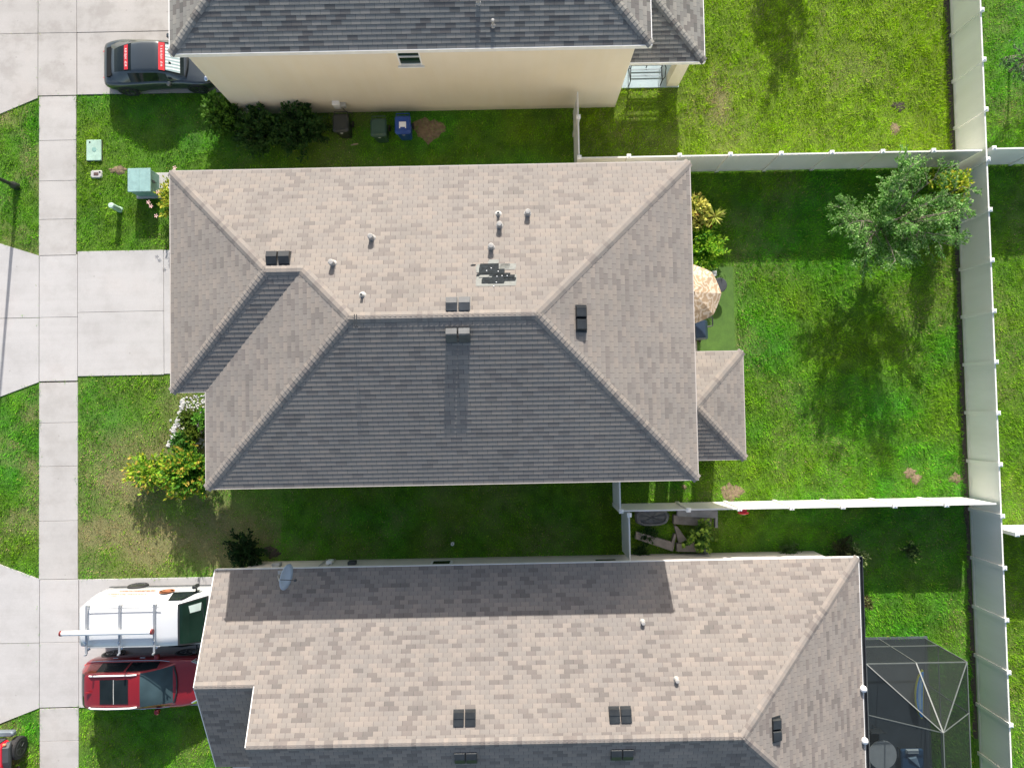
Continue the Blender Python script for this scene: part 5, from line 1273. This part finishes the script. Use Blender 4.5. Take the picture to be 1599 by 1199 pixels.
# --- white cargo van
vx, vy = P(124, 975, 2.0)[0], -7.52
t = thing('cargo_van', (vx, vy, .035), 'white cargo van with a ladder rack and a white tube on its roof', 'van')
VL = 5.4
WV = [(0,.86),(.12,.93),(.6,.97),(4.0,.98),(4.7,.95),(5.2,.84),(5.4,.66)]
ZT = [(0,1.98),(.12,2.07),(.6,2.11),(2.6,2.12),(3.2,2.08),(3.55,1.99),(4.25,1.36),(4.45,1.22),(5.2,1.04),(5.4,.78)]
def vhalf(x):
    w_, z = lerp(WV, x), lerp(ZT, x); k = min(1, max(0, (z-1.15)/.9)); tw = w_*(.90-.0*k)-.11*k
    return [(w_*.93,.30),(w_,.42),(w_*1.0,.75),(w_*.985,1.05 if z > 1.15 else z-.10),(w_*.95-.02*k,min(1.35,z-.06)) if z > 1.45 else (w_*.955,z-.07),(tw*.99,z-.10*k-.035),(tw*.93,z-.02),(tw*.5,z+.015),(0,z+.02)]
xs = sorted([VL*k/50 for k in range(51)]); xs[0] = .004
m = MB(); loft(m, xs, vhalf); m.build('body', M_VANW, t, local=True, smooth=True)
def vtop(x, f, off=.0):
    w_, z = lerp(WV, x), lerp(ZT, x); return (x, f, z+.018-abs(f)*.02+off)
def patch(nm, mat, x0, x1, hw0, hw1, off, n=8, par=None):
    m = MB()
    r_ = []
    for k in range(n+1):
        x = x0+(x1-x0)*k/n; h = hw0+(hw1-hw0)*k/n; r_.append([vtop(x, f*h, off) for f in (-1,-.9,-.5,0,.5,.9,1)])
    v = [p for r in r_ for p in r]; m.add(v, [(a*7+b, a*7+b+1, a*7+b+8, a*7+b+7) for a in range(n) for b in range(6)]); return m.build(nm, mat, par or t, local=True)
patch('windshield_seal', M_BLACK, 3.52, 4.32, .73, .83, .010); ws_ = patch('windshield', M_GLASS2, 3.58, 4.26, .68, .78, .018)
m = MB(); m.add([(x_,y_,vtop(x_,y_,.03)[2]) for x_,y_ in ((3.82,.60),(3.86,.34),(4.12,.36),(4.14,.64))], [(0,1,2,3)]); m.build('paper_sign', plain('pale_paper', (.55,.66,.62), .6), ws_, local=True)
m = MB(); m.tube([(4.20,-.70,vtop(4.2,.7,.03)[2]),(4.16,-.2,vtop(4.16,.2,.03)[2])], .012, n=4); m.tube([(4.20,.05,vtop(4.2,0,.03)[2]),(4.16,.6,vtop(4.16,.6,.03)[2])], .012, n=4); m.build('wiper', M_BLACK, ws_, local=True)
for s in (-1, 1):
    m = MB(); m.rings([[(3.0,s*.935,1.22),(4.05,s*.945,1.20),(3.82,s*.90,1.42),(3.58,s*.835,1.82),(3.1,s*.80,1.84)],[(3.0,s*.955,1.22),(4.05,s*.965,1.20),(3.82,s*.92,1.42),(3.58,s*.855,1.82),(3.1,s*.825,1.84)]]); m.build('side_window', M_GLASS, t, local=True)
    m = MB(); m.tube([(3.83,s*.94,1.22),(3.85,s*1.12,1.24)], .03, n=6); m.rbox(3.77,s*1.16-.06,1.12,3.91,s*1.16+.06,1.46,.03); m.build('mirror', M_BLACK, t, local=True)
    m = MB(); m.rings([[(.2,s*.955,.30),(5.1,s*.955,.30),(5.1,s*.97,.46),(.2,s*.975,.46)],[(.2,s*.985,.30),(5.1,s*.975,.30),(5.1,s*.985,.46),(.2,s*.995,.46)]]); m.build('side_sill', M_DARKGREY, t, local=True)
    m = MB(); m.rbox(5.08,s*.66-.16,.78,5.28,s*.66+.12,.98,.03); m.build('headlight', M_CHROME, t, local=True)
    for wx in (1.25, 4.45): wheel(t, wx, s*.93, .37, .24, s)
m = MB(); m.rbox(-.12,-.85,.36,.02,.85,.52,.03); m.build('bumper', M_DARKGREY, t, local=True)
# orange lettering and emblem on the near side (letters cannot be read in the photo)
m = MB(); rl = random.Random(4)
for (xa, xb, z, yy) in ((.95,2.25,1.06,.985),(.72,1.32,1.40,.955),(1.42,2.1,1.40,.955)):
    x = xa
    while x < xb:
        l = rl.uniform(.03,.07); m.box(x, yy-.004, z-.02, x+l*.35, yy+.014, z+.05)
        m.box(x+l*.35, yy-.004, z+(.03 if rl.random() < .5 else -.02), x+l, yy+.0135, z+(.05 if rl.random() < .5 else .0)); x += l+.022
m.build('lettering', M_ORANGE, t, local=True)
m = MB(); m.lathe([(.27,0),(.27,.012),(.245,.012),(.245,0)], (2.72, .975, 1.15), 'y', 28); m.box(2.55,.978,1.13,2.9,.99,1.19); m.box(2.62,.978,1.03,2.80,.99,1.07); m.build('emblem', M_ORANGE, t, local=True)
for s in (-1, 1):
    m = MB(); m.tube([(.35,s*.68,2.22),(3.0,s*.68,2.22)], .016, n=6); m.build('rack_rail', M_RACK, t, local=True)
for x in (.42, 1.58, 2.80):
    m = MB(); m.box(x-.035,-.90,2.235,x+.035,.80,2.27); 
    for yy in (-.78,.74): m.box(x-.03,yy-.02,2.06,x+.03,yy+.02,2.235)
    m.box(x-.03,-.93,2.27,x+.03,-.88,2.36); m.build('rack_bar', M_RACK, t, local=True)
    m = MB(); m.lathe([(0,.0),(.035,0),(.03,.05),(0,.055)], (x, -.48, 2.27), n=10); m.lathe([(0,.0),(.035,0),(.03,.05),(0,.055)], (x+.1, -.70, 2.235), n=10); m.build('rack_knob', M_CHROME, t, local=True)
tu = thing('storage_tube', (vx-.38, vy-.12, .035), 'long white storage tube with dark red caps lying on the rack of the white van', 'tube')
m = MB(); m.cyl((0,0,2.37),(3.15,0,2.37),.085,n=18); m.build('tube', M_WHITE, tu, local=True)
for x in (-.05, 3.13): m = MB(); m.cyl((x,0,2.37),(x+.07,0,2.37),.095,n=18); m.build('cap', plain('dark_red_cap', (.18,.02,.02), .5), tu, local=True)
for y in (-.8, .8): pass

# --- red off-road truck at the lower left corner, pointing up the photo
t = thing('offroad_truck', (-19.62, -12.35, .02), 'bright red off-road vehicle with grey fenders cut by the lower left corner', 'car', rz=R_(90)-R_(0))
# local x = forward (+world y), local y = left (-world x)
def tb_(nm, mat, parts, **k):
    m = MB()
    for q_ in parts: m.rbox(*q_)
    return m.build(nm, mat, t, local=True, bevel=.02, **k)
tb_('body', M_TRUCKRED, [(-3.2,-.72,.55,-.95,.72,1.12,.05)])
tb_('hood', M_TRUCKRED, [(-.95,-.66,.62,.30,.66,1.12,.08)])
tb_('grille', M_DARKGREY, [(.30,-.55,.6,.36,.55,1.08,.02)])
tb_('cabin', M_BLACK, [(-3.1,-.66,1.12,-1.1,.66,1.78,.10)])
tb_('bumper', plain('steel_bumper', (.16,.19,.22), .4, .3), [(.42,-.82,.50,.62,.82,.70,.05),(.36,-.3,.70,.50,.3,.86,.04)])
for s in (-1, 1):
    m = MB(); m.rings([[(-.62,s*.67,.95),(-.36,s*.67,1.04),(.16,s*.67,1.04),(.30,s*.67,.90)],[(-.62,s*.86,.92),(-.36,s*.87,1.00),(.16,s*.87,1.00),(.30,s*.86,.88)],[(-.64,s*.87,.84),(-.37,s*.89,.94),(.17,s*.89,.94),(.33,s*.86,.80)],[(-.62,s*.67,.84),(-.36,s*.67,.94),(.16,s*.67,.94),(.30,s*.67,.80)]]); m.build('fender', M_DARKGREY, t, local=True)
    m = MB(); m.lathe([(.1,0),(.1,.03),(0,.035)], (.36, s*.36, .88), 'x', 16); m.build('headlight', M_CHROME, t, local=True)
    m = MB(); m.rbox(.24,s*.72-.06,.98,.32,s*.72+.06,1.03,.015); m.build('turn_signal', M_ORANGE, t, local=True)
    for wx in (-.10, -2.6): wheel(t, wx, s*.80, .41, .27, s, M_DRIM)
    m = MB(); m.box(-2.0,s*.88-.05,.46,-.75,s*.88+.05,.50); m.build('side_step', M_BLACK, t, local=True)
